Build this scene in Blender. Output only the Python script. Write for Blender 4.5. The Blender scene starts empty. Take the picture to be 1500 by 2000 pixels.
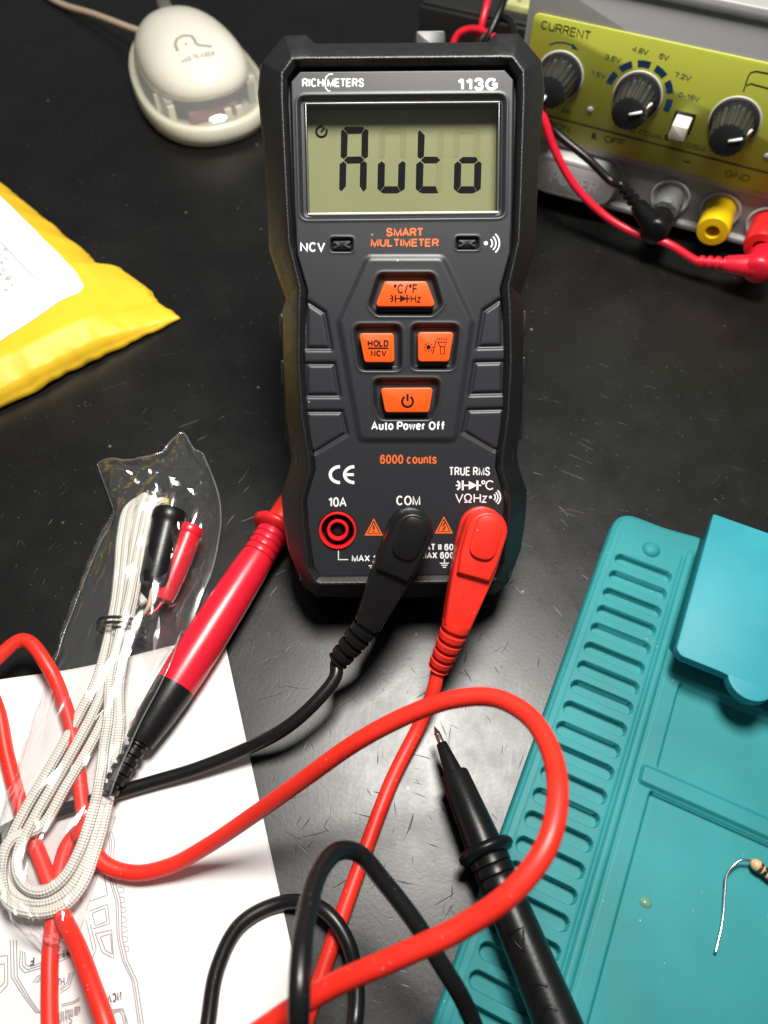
import bpy, bmesh, math, random
import numpy as np
from mathutils import Vector, Matrix, noise
random.seed(7); np.random.seed(7)
PI = math.pi
K = 0.0009                                  # layout below is in "mm"; K turns it into metres
C = bpy.context.scene.collection
SC = bpy.context.scene

# ------------------------------------------------------------------ camera, light, world, exposure
TH = math.radians(57); FPX = 1500.0; CAMH = 230.0
cam_d = bpy.data.cameras.new('camera'); cam = bpy.data.objects.new('camera', cam_d); C.objects.link(cam)
cam.location = (0, 0, CAMH*K); cam.rotation_euler = (PI/2-TH, 0, 0)
cam_d.sensor_fit = 'VERTICAL'; cam_d.sensor_height = 36; cam_d.lens = 27
cam_d.clip_start = 0.005; cam_d.clip_end = 20
cam_d.dof.use_dof = True; cam_d.dof.focus_distance = 222*K; cam_d.dof.aperture_fstop = 15
SC.camera = cam
w = bpy.data.worlds.new('World'); SC.world = w; w.use_nodes = True
w.node_tree.nodes['Background'].inputs[0].default_value = (0.92, 0.97, 1.0, 1)
w.node_tree.nodes['Background'].inputs[1].default_value = 0.12
def lamp(name, loc, size, power, color, target):
    l = bpy.data.lights.new(name, 'AREA'); l.shape = 'DISK'; l.size = size*K; l.energy = power; l.color = color
    o = bpy.data.objects.new(name, l); C.objects.link(o); o.location = Vector(loc)*K
    o.rotation_euler = (Vector(target)-Vector(loc)).to_track_quat('-Z', 'Y').to_euler()
    return o
lamp('desk_lamp_light', (49, 206, 520), 165, 4.2, (1.0, 0.965, 0.91), (0, 150, 0))
SC.view_settings.view_transform = 'Standard'; SC.view_settings.look = 'None'
SC.view_settings.exposure = 0; SC.view_settings.gamma = 1
SC.cycles.use_denoising = True
SC.cycles.transparent_max_bounces = 24; SC.cycles.max_bounces = 10

# ------------------------------------------------------------------ measuring: a pixel of the photograph to a point at a known height / plane
CP = np.array([0, 0, CAMH]); FW = np.array([0, math.cos(TH), -math.sin(TH)]); UPV = np.array([0, math.sin(TH), math.cos(TH)]); RT = np.array([1., 0, 0])
def ray(x, y): return FW+(x-750)/FPX*RT-(y-1000)/FPX*UPV
def gp(x, y, z=0.0):
    d = ray(x, y); return CP+(z-CAMH)/d[2]*d
AL = math.radians(42); PS = math.radians(0.9)
MU = np.array([math.cos(PS), math.sin(PS), 0]); MV = np.array([-math.sin(PS)*math.cos(AL), math.cos(PS)*math.cos(AL), math.sin(AL)]); MN = np.cross(MU, MV)
MO = CP+232*ray(799, 1115)-0.9*MU
def mp(x, y, n=0.0):                          # point of the meter's face, in its own (u, v)
    d = ray(x, y); O = MO+n*MN; t = ((O-CP)@MN)/(d@MN); q = CP+t*d-O
    return float(q@MU), float(q@MV)
PA = gp(988, 373); PD = np.array([0.90468, -0.42608, 0]); PN = np.array([-0.42608, -0.90468, 0]); PZ = np.array([0, 0, 1.])
def pp(x, y, o=0.0):                          # point of the power supply's front: (along, height)
    d = ray(x, y); O = PA+PN*o; t = ((O-CP)@PN)/(d@PN); q = CP+t*d-O
    return float(q@PD), float(q[2])

# ------------------------------------------------------------------ things and parts
class Frame: pass
def thing(name, label, cat, loc=(0, 0, 0), R=None, group=None):
    o = bpy.data.objects.new(name, None); C.objects.link(o); o.empty_display_size = 0.01
    R = np.eye(3) if R is None else np.array(R)
    m = Matrix(R.tolist()).to_4x4(); m.translation = Vector([float(c)*K for c in loc]); o.matrix_world = m
    o['label'] = label; o['category'] = cat
    if group: o['group'] = group
    f = Frame(); f.o = o; f.R = R; f.t = np.array(loc, float); return f
def raw(name, v, faces, mat, smooth=True):
    me = bpy.data.meshes.new(name); me.from_pydata((np.asarray(v, float)*K).tolist(), [], [list(map(int, q)) for q in faces])
    me.update()
    if smooth: me.polygons.foreach_set('use_smooth', [True]*len(me.polygons))
    if mat: me.materials.append(mat)
    o = bpy.data.objects.new(name, me); C.objects.link(o); return o
def part(fr, name, geo, mat, smooth=True, world=False, parent=None, angle=None, label=None):
    v, f = geo[0], geo[1]; v = np.asarray(v, float)
    if world and fr is not None: v = (v-fr.t)@fr.R
    o = raw(name, v, f, mat, smooth)
    if len(geo) > 2 and geo[2] is not None:
        uv = o.data.uv_layers.new(name='UVMap'); li = np.zeros(len(o.data.loops), int); o.data.loops.foreach_get('vertex_index', li)
        # tube seams carry the uv per face corner
        uv.data.foreach_set('uv', np.asarray(geo[2], float).ravel())
    if parent is not None: o.parent = parent
    elif fr is not None: o.parent = fr.o
    if angle is not None:
        bm = bmesh.new(); bm.from_mesh(o.data)
        bmesh.ops.recalc_face_normals(bm, faces=bm.faces)
        for e in bm.edges: e.smooth = e.calc_face_angle(0) < math.radians(angle)
        bm.to_mesh(o.data); bm.free()
    if label: o['label'] = label
    return o
def structure(name, geo, mat, smooth=False):
    o = raw(name, geo[0], geo[1], mat, smooth); o['kind'] = 'structure'; return o
def join(*gs):
    V = []; F = []; k = 0
    for g in gs:
        V.append(np.asarray(g[0], float)); F += [[i+k for i in q] for q in g[1]]; k += len(g[0])
    return np.vstack(V), F

# ------------------------------------------------------------------ geometry
def rot2(p, a): return (p[0]*math.cos(a)-p[1]*math.sin(a), p[0]*math.sin(a)+p[1]*math.cos(a))
def area2(p):
    p = np.asarray(p); x, y = p[:, 0], p[:, 1]; return 0.5*np.sum(x*np.roll(y, -1)-np.roll(x, -1)*y)
def round_poly(p, r, n=6):
    p = [np.array(q, float) for q in p]
    if area2(p) < 0: p = p[::-1]
    out = []; N_ = len(p)
    rr = r if hasattr(r, '__len__') else [r]*N_
    for i in range(N_):
        a, b, c = p[i-1], p[i], p[(i+1) % N_]
        d1 = (a-b)/np.linalg.norm(a-b); d2 = (c-b)/np.linalg.norm(c-b)
        ang = math.acos(max(-1, min(1, float(d1@d2))))
        if ang > PI-0.05 or rr[i] <= 0: out.append(b); continue
        t = min(rr[i]/math.tan(ang/2), 0.48*np.linalg.norm(a-b), 0.48*np.linalg.norm(c-b))
        for k in range(n+1):
            s = k/n; q = (1-s)**2*(b+d1*t)+2*s*(1-s)*b+s*s*(b+d2*t); out.append(q)
    return np.array(out)
def inset(p, d):
    p = np.asarray(p); e = np.roll(p, -1, 0)-p; ln = np.linalg.norm(e, axis=1, keepdims=True); ln[ln == 0] = 1; e = e/ln
    nrm = np.stack([-e[:, 1], e[:, 0]], 1); n0 = np.roll(nrm, 1, 0); m = nrm+n0
    l2 = np.sum(m*m, 1, keepdims=True); m = m*2/np.maximum(l2, 0.8)*0.5*2/2
    return p+m*d
def prism(p, z0, z1, r=0.0, steps=4, rb=0.0, M=None):
    """rounded-edge extrusion of polygon p (ccw) from z0 to z1"""
    p = np.asarray(p, float)
    if area2(p) < 0: p = p[::-1]
    rings = []
    if rb > 0:
        for k in range(steps+1):
            a = k/steps*PI/2; rings.append((rb*(1-math.sin(a)), z0+rb*(1-math.cos(a))))
    else: rings.append((0, z0))
    if r > 0:
        for k in range(steps+1):
            a = k/steps*PI/2; rings.append((r*(1-math.cos(a)), z1-r+r*math.sin(a)))
    else: rings.append((0, z1))
    V = []; F = []; n = len(p)
    for d, z in rings:
        q = inset(p, d) if d > 1e-6 else p; V += [(a, b, z) for a, b in q]
    for k in range(len(rings)-1):
        for i in range(n):
            j = (i+1) % n; F.append((k*n+i, k*n+j, (k+1)*n+j, (k+1)*n+i))
    F.append(tuple(range(n-1, -1, -1))); F.append(tuple(range((len(rings)-1)*n, len(rings)*n)))
    V = np.array(V)
    return (V if M is None else V@M[0].T+M[1]), F
def frame_M(a, b, c, o): return np.stack([a, b, c], 1), np.asarray(o, float)
def rect(x0, y0, x1, y1): return [(x0, y0), (x1, y0), (x1, y1), (x0, y1)]
def box(x0, y0, z0, x1, y1, z1, r=0.5, M=None, corner=None):
    return prism(round_poly(rect(x0, y0, x1, y1), corner if corner else max(r, .01), 4), z0, z1, r, 3, r, M)
def spline(P, n=10):
    P = [np.asarray(p, float) for p in P]; Q = [2*P[0]-P[1]]+P+[2*P[-1]-P[-2]]; out = []
    for i in range(1, len(Q)-2):
        p0, p1, p2, p3 = Q[i-1:i+3]
        d1 = max(np.linalg.norm(p1-p0), 1e-4)**.5; d2 = max(np.linalg.norm(p2-p1), 1e-4)**.5; d3 = max(np.linalg.norm(p3-p2), 1e-4)**.5
        m1 = (p2-p1)+d2*((p1-p0)/d1-(p2-p0)/(d1+d2)); m2 = (p2-p1)+d2*((p3-p2)/d3-(p3-p1)/(d2+d3))
        for k in range(n):
            t = k/n; a = 2*p1-2*p2+m1+m2; b = -3*p1+3*p2-2*m1-m2
            out.append(a*t**3+b*t*t+m1*t+p1)
    out.append(P[-1]); return np.array(out)
def tube(P, r, seg=14, cap=True, sq=None):
    P = np.asarray(P, float); n = len(P); R = np.full(n, r) if np.isscalar(r) else np.asarray(r, float)
    T = np.gradient(P, axis=0); T /= np.maximum(np.linalg.norm(T, axis=1, keepdims=True), 1e-9)
    a = np.array([0, 0, 1.]) if abs(T[0][2]) < .9 else np.array([1., 0, 0])
    N_ = np.cross(T[0], a); N_ /= np.linalg.norm(N_); V = []; L = np.concatenate([[0], np.cumsum(np.linalg.norm(np.diff(P, axis=0), axis=1))])
    for i in range(n):
        N_ = N_-T[i]*(N_@T[i]); N_ /= np.linalg.norm(N_); B = np.cross(T[i], N_)
        for k in range(seg):
            t = 2*PI*k/seg; V.append(P[i]+R[i]*(math.cos(t)*N_+math.sin(t)*B))
    F = []; UV = []
    for i in range(n-1):
        for k in range(seg):
            j = (k+1) % seg; F.append((i*seg+k, i*seg+j, (i+1)*seg+j, (i+1)*seg+k))
            UV += [(L[i], k/seg), (L[i], (k+1)/seg), (L[i+1], (k+1)/seg), (L[i+1], k/seg)]
    if cap:
        F.append(tuple(range(seg-1, -1, -1))); UV += [(0, 0)]*seg
        F.append(tuple(range((n-1)*seg, n*seg))); UV += [(L[-1], 0)]*seg
    return np.array(V), F, UV
def lathe(prof, A, axis, seg=32):
    """prof: (radius, distance along axis)"""
    A = np.asarray(A, float); d = np.asarray(axis, float); d /= np.linalg.norm(d)
    a = np.array([0, 0, 1.]) if abs(d[2]) < .9 else np.array([0, 1., 0]); e1 = np.cross(d, a); e1 /= np.linalg.norm(e1); e2 = np.cross(d, e1)
    V = []; F = []
    for r, t in prof:
        for k in range(seg):
            s = 2*PI*k/seg; V.append(A+d*t+max(r, .01)*(math.cos(s)*e1+math.sin(s)*e2))
    for i in range(len(prof)-1):
        for k in range(seg):
            j = (k+1) % seg; F.append((i*seg+k, i*seg+j, (i+1)*seg+j, (i+1)*seg+k))
    F.append(tuple(range(seg-1, -1, -1))); F.append(tuple(range((len(prof)-1)*seg, len(prof)*seg)))
    return np.array(V), F
def sdf_poly(X, Y, p):
    p = np.asarray(p, float); d = np.full(X.shape, 1e9); s = np.ones(X.shape); n = len(p); j = n-1
    for i in range(n):
        ex, ey = p[j]-p[i]; wx, wy = X-p[i][0], Y-p[i][1]
        t = np.clip((wx*ex+wy*ey)/(ex*ex+ey*ey+1e-12), 0, 1); d = np.minimum(d, (wx-ex*t)**2+(wy-ey*t)**2)
        c1 = Y >= p[i][1]; c2 = Y < p[j][1]; c3 = ex*wy > ey*wx
        s = np.where((c1 & c2 & c3) | (~c1 & ~c2 & ~c3), -s, s); j = i
    return s*np.sqrt(d)
def sstep(a, b, x):
    t = np.clip((x-a)/(b-a), 0, 1); return t*t*(3-2*t)
def heightfield(xs, ys, Z, keep=None, M=None):
    X, Y = np.meshgrid(xs, ys); V = np.stack([X, Y, Z], -1).reshape(-1, 3); nx, ny = len(xs), len(ys)
    I = np.arange(nx*ny).reshape(ny, nx); Q = np.stack([I[:-1, :-1], I[:-1, 1:], I[1:, 1:], I[1:, :-1]], -1).reshape(-1, 4)
    if keep is not None:
        k = keep.reshape(-1); Q = Q[k[Q].all(1)]; used = np.unique(Q); mp_ = np.zeros(nx*ny, int); mp_[used] = np.arange(len(used)); V = V[used]; Q = mp_[Q]
    if M is not None: V = V@M[0].T+M[1]
    return V, Q.tolist()
def ribbon(P, w, z=0.0, closed=False):
    """flat stroke of width w along the 2-D polyline P"""
    P = np.asarray(P, float); n = len(P)
    if closed: T = np.roll(P, -1, 0)-np.roll(P, 1, 0)
    else: T = np.gradient(P, axis=0)
    T /= np.maximum(np.linalg.norm(T, axis=1, keepdims=True), 1e-9); N_ = np.stack([-T[:, 1], T[:, 0]], 1)*w/2
    V = [(a, b, z) for a, b in P+N_]+[(a, b, z) for a, b in P-N_]; m = n if closed else n-1
    return np.array(V), [(i, n+i, n+(i+1) % n, (i+1) % n) for i in range(m)]
def flat(p, z):
    p = np.asarray(p, float)
    if area2(p) < 0: p = p[::-1]
    return np.array([(a, b, z) for a, b in p]), [tuple(range(len(p)))]
def arc(cx, cy, r, a0, a1, n=20, ry=None):
    return [(cx+r*math.cos(math.radians(a0+(a1-a0)*k/n)), cy+(ry or r)*math.sin(math.radians(a0+(a1-a0)*k/n))) for k in range(n+1)]
def _A(cx, cy, rx, ry, a0, a1, n=12): return [(cx+rx*math.cos(math.radians(a0+(a1-a0)*k/n)), cy+ry*math.sin(math.radians(a0+(a1-a0)*k/n))) for k in range(n+1)]
def _S(P): return [tuple(q[:2]) for q in spline([(x, y, 0) for x, y in P], 4)]
_s_up = _S([(.96, .76), (.76, .96), (.5, 1), (.2, .95), (.04, .75), (.18, .58), (.5, .5), (.84, .41), (.98, .24), (.8, .05), (.5, 0), (.2, .04), (.02, .25)])
GLY = {
 'A': (.80, [[(0, 0), (.5, 1), (1, 0)], [(.2, .33), (.8, .33)]]), 'B': (.68, [[(0, 0), (0, 1)], [(0, 1), (.6, 1)]+_A(.6, .76, .34, .24, 90, -90)+[(0, .52)], [(.6, .52)]+_A(.64, .26, .36, .26, 90, -90)+[(0, 0)]]),
 'C': (.76, [_A(.5, .5, .5, .5, 42, 318, 22)]), 'D': (.72, [[(0, 0), (0, 1)], [(0, 1), (.5, 1)]+_A(.5, .5, .5, .5, 90, -90)+[(0, 0)]]),
 'E': (.64, [[(1, 1), (0, 1), (0, 0), (1, 0)], [(0, .52), (.92, .52)]]), 'F': (.60, [[(1, 1), (0, 1), (0, 0)], [(0, .52), (.88, .52)]]),
 'G': (.80, [_A(.5, .5, .5, .5, 42, 340, 22), [(.56, .5), (1, .5), (1, .12)]]), 'H': (.74, [[(0, 0), (0, 1)], [(1, 0), (1, 1)], [(0, .52), (1, .52)]]),
 'I': (0, [[(.5, 0), (.5, 1)]]), 'L': (.58, [[(0, 1), (0, 0), (1, 0)]]), 'M': (.88, [[(0, 0), (0, 1), (.5, .02), (1, 1), (1, 0)]]), 'N': (.74, [[(0, 0), (0, 1), (1, 0), (1, 1)]]),
 'O': (.82, [_A(.5, .5, .5, .5, 0, 360, 28)]), 'P': (.68, [[(0, 0), (0, 1)], [(0, 1), (.62, 1)]+_A(.62, .73, .38, .27, 90, -90)+[(0, .46)]]),
 'R': (.72, [[(0, 0), (0, 1)], [(0, 1), (.62, 1)]+_A(.62, .75, .36, .25, 90, -90)+[(0, .5)], [(.55, .5), (1, 0)]]), 'S': (.70, [_s_up]),
 'T': (.68, [[(0, 1), (1, 1)], [(.5, 1), (.5, 0)]]), 'U': (.72, [[(0, 1), (0, .4)]+_A(.5, .36, .5, .36, 180, 360)+[(1, 1)]]), 'V': (.76, [[(0, 1), (.5, 0), (1, 1)]]),
 'W': (1.06, [[(0, 1), (.25, 0), (.5, .95), (.75, 0), (1, 1)]]), 'X': (.74, [[(0, 0), (1, 1)], [(0, 1), (1, 0)]]), 'Z': (.66, [[(0, 1), (1, 1), (0, 0), (1, 0)]]),
 '0': (.60, [_A(.5, .5, .5, .5, 0, 360, 26)]), '1': (.34, [[(0, .74), (.5, .85), (.95, 1)], [(.95, 1), (.95, 0)]]), '2': (.58, [_S([(.02, .72), (.15, .93), (.5, 1), (.85, .92), (.95, .73), (.8, .5), (.3, .18), (0, 0)])+[(1, 0)]]),
 '3': (.60, [_S([(.03, .76), (.2, .96), (.5, 1), (.83, .93), (.93, .75), (.8, .58), (.42, .53)]), _S([(.42, .53), (.85, .46), (1, .27), (.85, .06), (.5, 0), (.18, .05), (0, .25)])]),
 '4': (.62, [[(.76, 0), (.76, 1), (0, .3), (1, .3)]]), '5': (.60, [[(.9, 1), (.2, 1), (.08, .5)]+_S([(.08, .5), (.45, .62), (.85, .55), (1, .33), (.86, .06), (.5, 0), (.15, .05), (0, .22)])]),
 '6': (.60, [_S([(.94, .8), (.75, .97), (.5, 1), (.18, .88), (.02, .55), (.04, .3), (.2, .05), (.5, 0), (.84, .06), (1, .32), (.85, .56), (.5, .62), (.2, .55), (.04, .34)])]), '7': (.58, [[(0, 1), (1, 1), (.4, 0)]]),
 '8': (.60, [_A(.5, .75, .42, .25, 0, 360, 20), _A(.5, .26, .5, .26, 0, 360, 20)]), '9': (.60, [_S([(.06, .2), (.25, .03), (.5, 0), (.82, .12), (.98, .45), (.96, .7), (.8, .95), (.5, 1), (.16, .94), (0, .68), (.15, .44), (.5, .38), (.8, .45), (.96, .66)])]),
 '.': (0, [[(.5, 0), (.5, .1)]]), '-': (.36, [[(0, .38), (1, .38)]]), '/': (.36, [[(0, -.02), (1, 1.02)]]), '"': (.2, [[(0, 1), (0, .7)], [(1, 1), (1, .7)]]), '\u00ba': (.26, [_A(.5, .86, .5, .14, 0, 360, 14)]),
 '\u03a9': (.84, [[(0, 0), (.34, 0)]+_S([(.34, 0), (.34, .14), (.1, .34), (.02, .6), (.16, .88), (.5, 1), (.84, .88), (.98, .6), (.9, .34), (.66, .14), (.66, 0)])+[(1, 0)]]),
 'u': (.50, [[(0, .73), (0, .25)]+_A(.5, .25, .5, .25, 180, 360)+[(1, .3)], [(1, .73), (1, 0)]]), 't': (.30, [[(.4, .95), (.4, .18), (.55, 0), (1, 0)], [(0, .72), (1, .72)]]), 'o': (.58, [_A(.5, .365, .5, .365, 0, 360, 24)]),
 'w': (.82, [[(0, .73), (.25, 0), (.5, .7), (.75, 0), (1, .73)]]), 'e': (.58, [[(.02, .38), (1, .38)]+_A(.5, .365, .5, .365, 2, 318, 18)]), 'r': (.28, [[(0, 0), (0, .73)], [(0, .45), (.3, .68), (1, .72)]]),
 'f': (.36, [[(.35, 0), (.35, .80), (.55, 1), (1, 1)], [(-.15, .66), (1.05, .66)]]), 'c': (.54, [_A(.5, .365, .5, .365, 45, 315, 18)]), 'n': (.50, [[(0, 0), (0, .73)], [(0, .45)]+_A(.5, .45, .5, .28, 180, 0)+[(1, 0)]]),
 's': (.50, [[(x, y*.73) for x, y in _s_up]]), 'z': (.48, [[(0, .73), (1, .73), (0, 0), (1, 0)]])}
KERN = {'CV', 'LT', 'TI', 'ET', 'TE', 'AT', 'AX', '0A', 'MA', 'AR', 'RT', 'CT', 'FF', 'LA', 'OL', 'rO', 'to', 'P ', 'LD', 'nt', 'ts', 'Po', 'ow', 'we', '0V', '5V', '6V', '2V', '8V', 'OF'}
def stroke_miter(P, w):
    P = np.asarray(P, float); keep = [0]+[i for i in range(1, len(P)) if np.linalg.norm(P[i]-P[i-1]) > 1e-5]; P = P[keep]; n = len(P)
    closed = n > 3 and np.linalg.norm(P[0]-P[-1]) < 1e-4
    if closed: P = P[:-1]; n -= 1
    E_ = np.roll(P, -1, 0)-P; E_ /= np.maximum(np.linalg.norm(E_, axis=1, keepdims=True), 1e-9); nr = np.stack([-E_[:, 1], E_[:, 0]], 1); L_, R_ = [], []
    for i in range(n):
        n0 = nr[i-1] if (i > 0 or closed) else nr[0]; n1 = nr[i] if (i < n-1 or closed) else nr[n-2]
        m = (n0+n1)/max(.42, 1+float(n0@n1)); L_.append(P[i]+m*w/2); R_.append(P[i]-m*w/2)
    V = L_+R_; k = n if closed else n-1
    return np.array(V), [(i, n+i, n+(i+1) % n, (i+1) % n) for i in range(k)]
def fit(s, p00, p10, p01, bold=0.0):
    """monoline sans lettering filling the box p00-p10-p01"""
    p00, p10, p01 = [np.asarray(p, float) for p in (p00, p10, p01)]
    Wd = np.linalg.norm(p10-p00); H = np.linalg.norm(p01-p00); eu = (p10-p00)/Wd; ev = (p01-p00)/H; nz = np.cross(eu, ev); w = H*(.128+2.9*bold)
    nat = [GLY[c][0] if c != ' ' else None for c in s]; gap = .11+.2*bold
    tot = sum((.30 if g is None else g) for g in nat)+gap*(len(s)-1-.7*sum(1 for a_, b_ in zip(s, s[1:]) if a_+b_ in KERN)); fixed = w*sum(1 for g in nat if g is not None)
    sx = max((Wd-fixed)/max(tot, 1e-6), .05*H) if tot > .01 else 1
    x = 0.; V = []; F = []; k = 0; c_ = 0
    for c_i, (c, g) in enumerate(zip(s, nat)):
        if g is None: x += (.30+gap)*sx; continue
        for st in GLY[c][1]:
            v, f = stroke_miter([(x+w/2+px_*g*sx if g > 0 else x+w/2, w/2+py_*(H-w)) for px_, py_ in st], w)
            V.append(p00+v[:, :1]*eu+v[:, 1:2]*ev+nz*(.004*c_)); F += [[i+k for i in q] for q in f]; k += len(v); c_ = (c_+1) % 5
        nx_ = s[c_i+1] if c_i+1 < len(s) else ' '
        x += g*sx+w+gap*sx*(.3 if c+nx_ in KERN else 1)
    return np.vstack(V), F

# ------------------------------------------------------------------ materials
def nodes(name):
    m = bpy.data.materials.new(name); m.use_nodes = True; nt = m.node_tree; return m, nt, nt.nodes['Principled BSDF']
def N(nt, t, **kw):
    n = nt.nodes.new(t)
    for k, v in kw.items(): setattr(n, k, v)
    return n
def mat(name, col, rough=.5, metal=0, spec=.5, bump=None, var=0.0, vscale=150, rvar=0.0, sss=0, coat=0, speck=None):
    m, nt, b = nodes(name); L = nt.links
    b.inputs['Base Color'].default_value = (*col, 1); b.inputs['Roughness'].default_value = rough
    b.inputs['Metallic'].default_value = metal; b.inputs['Specular IOR Level'].default_value = spec
    if sss: b.inputs['Subsurface Weight'].default_value = sss; b.inputs['Subsurface Radius'].default_value = (.002, .0012, .0008); b.inputs['Subsurface Scale'].default_value = 1
    if coat: b.inputs['Coat Weight'].default_value = coat; b.inputs['Coat Roughness'].default_value = .15
    tc = N(nt, 'ShaderNodeTexCoord')
    if var or rvar:
        ns = N(nt, 'ShaderNodeTexNoise'); ns.inputs['Scale'].default_value = vscale; ns.inputs['Detail'].default_value = 6; L.new(tc.outputs['Object'], ns.inputs['Vector'])
    last = None
    if var:
        mx = N(nt, 'ShaderNodeMix', data_type='RGBA'); mr = N(nt, 'ShaderNodeMapRange'); mr.inputs[1].default_value = .3; mr.inputs[2].default_value = .7
        L.new(ns.outputs['Fac'], mr.inputs[0]); L.new(mr.outputs[0], mx.inputs[0])
        mx.inputs[6].default_value = (*[c*(1-var) for c in col], 1); mx.inputs[7].default_value = (*[min(1, c*(1+var)+.02*var) for c in col], 1)
        last = mx.outputs[2]
    if speck:      # (scale, threshold, colour): scattered dust
        vo = N(nt, 'ShaderNodeTexVoronoi'); vo.inputs['Scale'].default_value = speck[0]; L.new(tc.outputs['Object'], vo.inputs['Vector'])
        nz = N(nt, 'ShaderNodeTexNoise'); nz.inputs['Scale'].default_value = speck[0]*.45; L.new(tc.outputs['Object'], nz.inputs['Vector'])
        a = N(nt, 'ShaderNodeMath', operation='LESS_THAN'); L.new(vo.outputs['Distance'], a.inputs[0]); a.inputs[1].default_value = speck[1]
        g = N(nt, 'ShaderNodeMath', operation='GREATER_THAN'); L.new(nz.outputs['Fac'], g.inputs[0]); g.inputs[1].default_value = .56
        mu = N(nt, 'ShaderNodeMath', operation='MULTIPLY'); L.new(a.outputs[0], mu.inputs[0]); L.new(g.outputs[0], mu.inputs[1])
        mx2 = N(nt, 'ShaderNodeMix', data_type='RGBA'); L.new(mu.outputs[0], mx2.inputs[0])
        if last: L.new(last, mx2.inputs[6])
        else: mx2.inputs[6].default_value = (*col, 1)
        mx2.inputs[7].default_value = (*speck[2], 1); last = mx2.outputs[2]
    if last: L.new(last, b.inputs['Base Color'])
    if rvar:
        mr2 = N(nt, 'ShaderNodeMapRange'); mr2.inputs[3].default_value = max(.02, rough-rvar); mr2.inputs[4].default_value = rough+rvar
        L.new(ns.outputs['Fac'], mr2.inputs[0]); L.new(mr2.outputs[0], b.inputs['Roughness'])
    if bump:
        n2 = N(nt, 'ShaderNodeTexNoise'); n2.inputs['Scale'].default_value = bump[0]; n2.inputs['Detail'].default_value = 4; L.new(tc.outputs['Object'], n2.inputs['Vector'])
        bp = N(nt, 'ShaderNodeBump'); bp.inputs['Strength'].default_value = bump[1]; bp.inputs['Distance'].default_value = bump[2] if len(bump) > 2 else .0003
        L.new(n2.outputs['Fac'], bp.inputs['Height']); L.new(bp.outputs[0], b.inputs['Normal'])
    return m
def clear_film(name, tint=(1, 1, 1), ior=1.5, boost=1.6, haze=.03, rough=.06, bump=None):
    m, nt, b = nodes(name); L = nt.links; out = nt.nodes['Material Output']; nt.nodes.remove(b)
    tr = N(nt, 'ShaderNodeBsdfTransparent'); tr.inputs[0].default_value = (*tint, 1)
    gl = N(nt, 'ShaderNodeBsdfGlossy'); gl.inputs['Roughness'].default_value = rough; gl.inputs[0].default_value = (1, 1, 1, 1)
    df = N(nt, 'ShaderNodeBsdfDiffuse'); df.inputs[0].default_value = (.85, .85, .85, 1)
    fr = N(nt, 'ShaderNodeLayerWeight'); fr.inputs[0].default_value = .5      # Facing = 1 - |cos|: same from both sides of a thin sheet
    pw = N(nt, 'ShaderNodeMath', operation='POWER'); L.new(fr.outputs['Facing'], pw.inputs[0]); pw.inputs[1].default_value = 4
    mu = N(nt, 'ShaderNodeMath', operation='MULTIPLY_ADD'); mu.use_clamp = True; L.new(pw.outputs[0], mu.inputs[0]); mu.inputs[1].default_value = .55; mu.inputs[2].default_value = .042*boost
    m1 = N(nt, 'ShaderNodeMixShader'); m1.inputs[0].default_value = haze; L.new(tr.outputs[0], m1.inputs[1]); L.new(df.outputs[0], m1.inputs[2])
    m2 = N(nt, 'ShaderNodeMixShader'); L.new(mu.outputs[0], m2.inputs[0]); L.new(m1.outputs[0], m2.inputs[1]); L.new(gl.outputs[0], m2.inputs[2])
    if bump:
        tc = N(nt, 'ShaderNodeTexCoord'); n2 = N(nt, 'ShaderNodeTexNoise'); n2.inputs['Scale'].default_value = bump[0]; n2.inputs['Detail'].default_value = 3; L.new(tc.outputs['Object'], n2.inputs['Vector'])
        bp = N(nt, 'ShaderNodeBump'); bp.inputs['Strength'].default_value = bump[1]; bp.inputs['Distance'].default_value = bump[2]
        L.new(n2.outputs['Fac'], bp.inputs['Height']); L.new(bp.outputs[0], gl.inputs['Normal'])
    L.new(m2.outputs[0], out.inputs[0]); return m

M_rubber = mat('black_rubber', (.0062, .0062, .0066), .44, bump=(2200, .6, .0002), rvar=.1, vscale=300, spec=.62)
M_panel = mat('charcoal_plastic', (.0165, .018, .022), .42, bump=(3500, .25, .00008), speck=(170, .045, (.25, .25, .25)))
M_white = mat('white_ink', (.8, .8, .8), .5)
M_orangeink = mat('orange_ink', (.72, .13, .02), .5)
M_button = mat('orange_button', (.83, .095, .008), .38, bump=(2500, .15, .00008))
M_dark = mat('dark_ink', (.012, .006, .005), .6, spec=.1)
M_lcd = mat('lcd_ground', (.20, .205, .108), .6, var=.05, vscale=60, spec=.1)
M_lcdghost = mat('lcd_ghost_segment', (.182, .178, .096), .6, spec=.1)
M_seg = mat('lcd_segment', (.004, .004, .005), .7, spec=.03)
M_lensrim = mat('lens_edge_glint', (.55, .56, .5), .2)  # glint along the clear lens bevel, painted as a pale solid colour
M_glass = clear_film('display_lens', (.97, .98, .95), haze=.004, rough=.02, boost=1.0)
M_redplastic = mat('red_plastic', (.68, .014, .018), .36, bump=(900, .12, .0002), sss=.0)
M_redsilicone = mat('red_silicone', (.82, .025, .012), .42, bump=(1500, .15, .0001), var=.12, vscale=60, rvar=.12, speck=(700, .10, (.85, .30, .25)))
M_redprobe = mat('red_probe_plastic', (.66, .012, .03), .3, bump=(1200, .12, .0001))
M_black = mat('black_plastic', (.0065, .0065, .0068), .33, bump=(1400, .2, .00012), rvar=.08, vscale=250, spec=.36)
M_blackcable = mat('black_silicone', (.0065, .0065, .007), .33, spec=.4, bump=(1500, .15, .0001), rvar=.1, vscale=80, speck=(700, .10, (.10, .10, .10)))
M_metal = mat('nickel_metal', (.78, .72, .68), .22, 1, bump=(900, .1, .0001))
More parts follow.
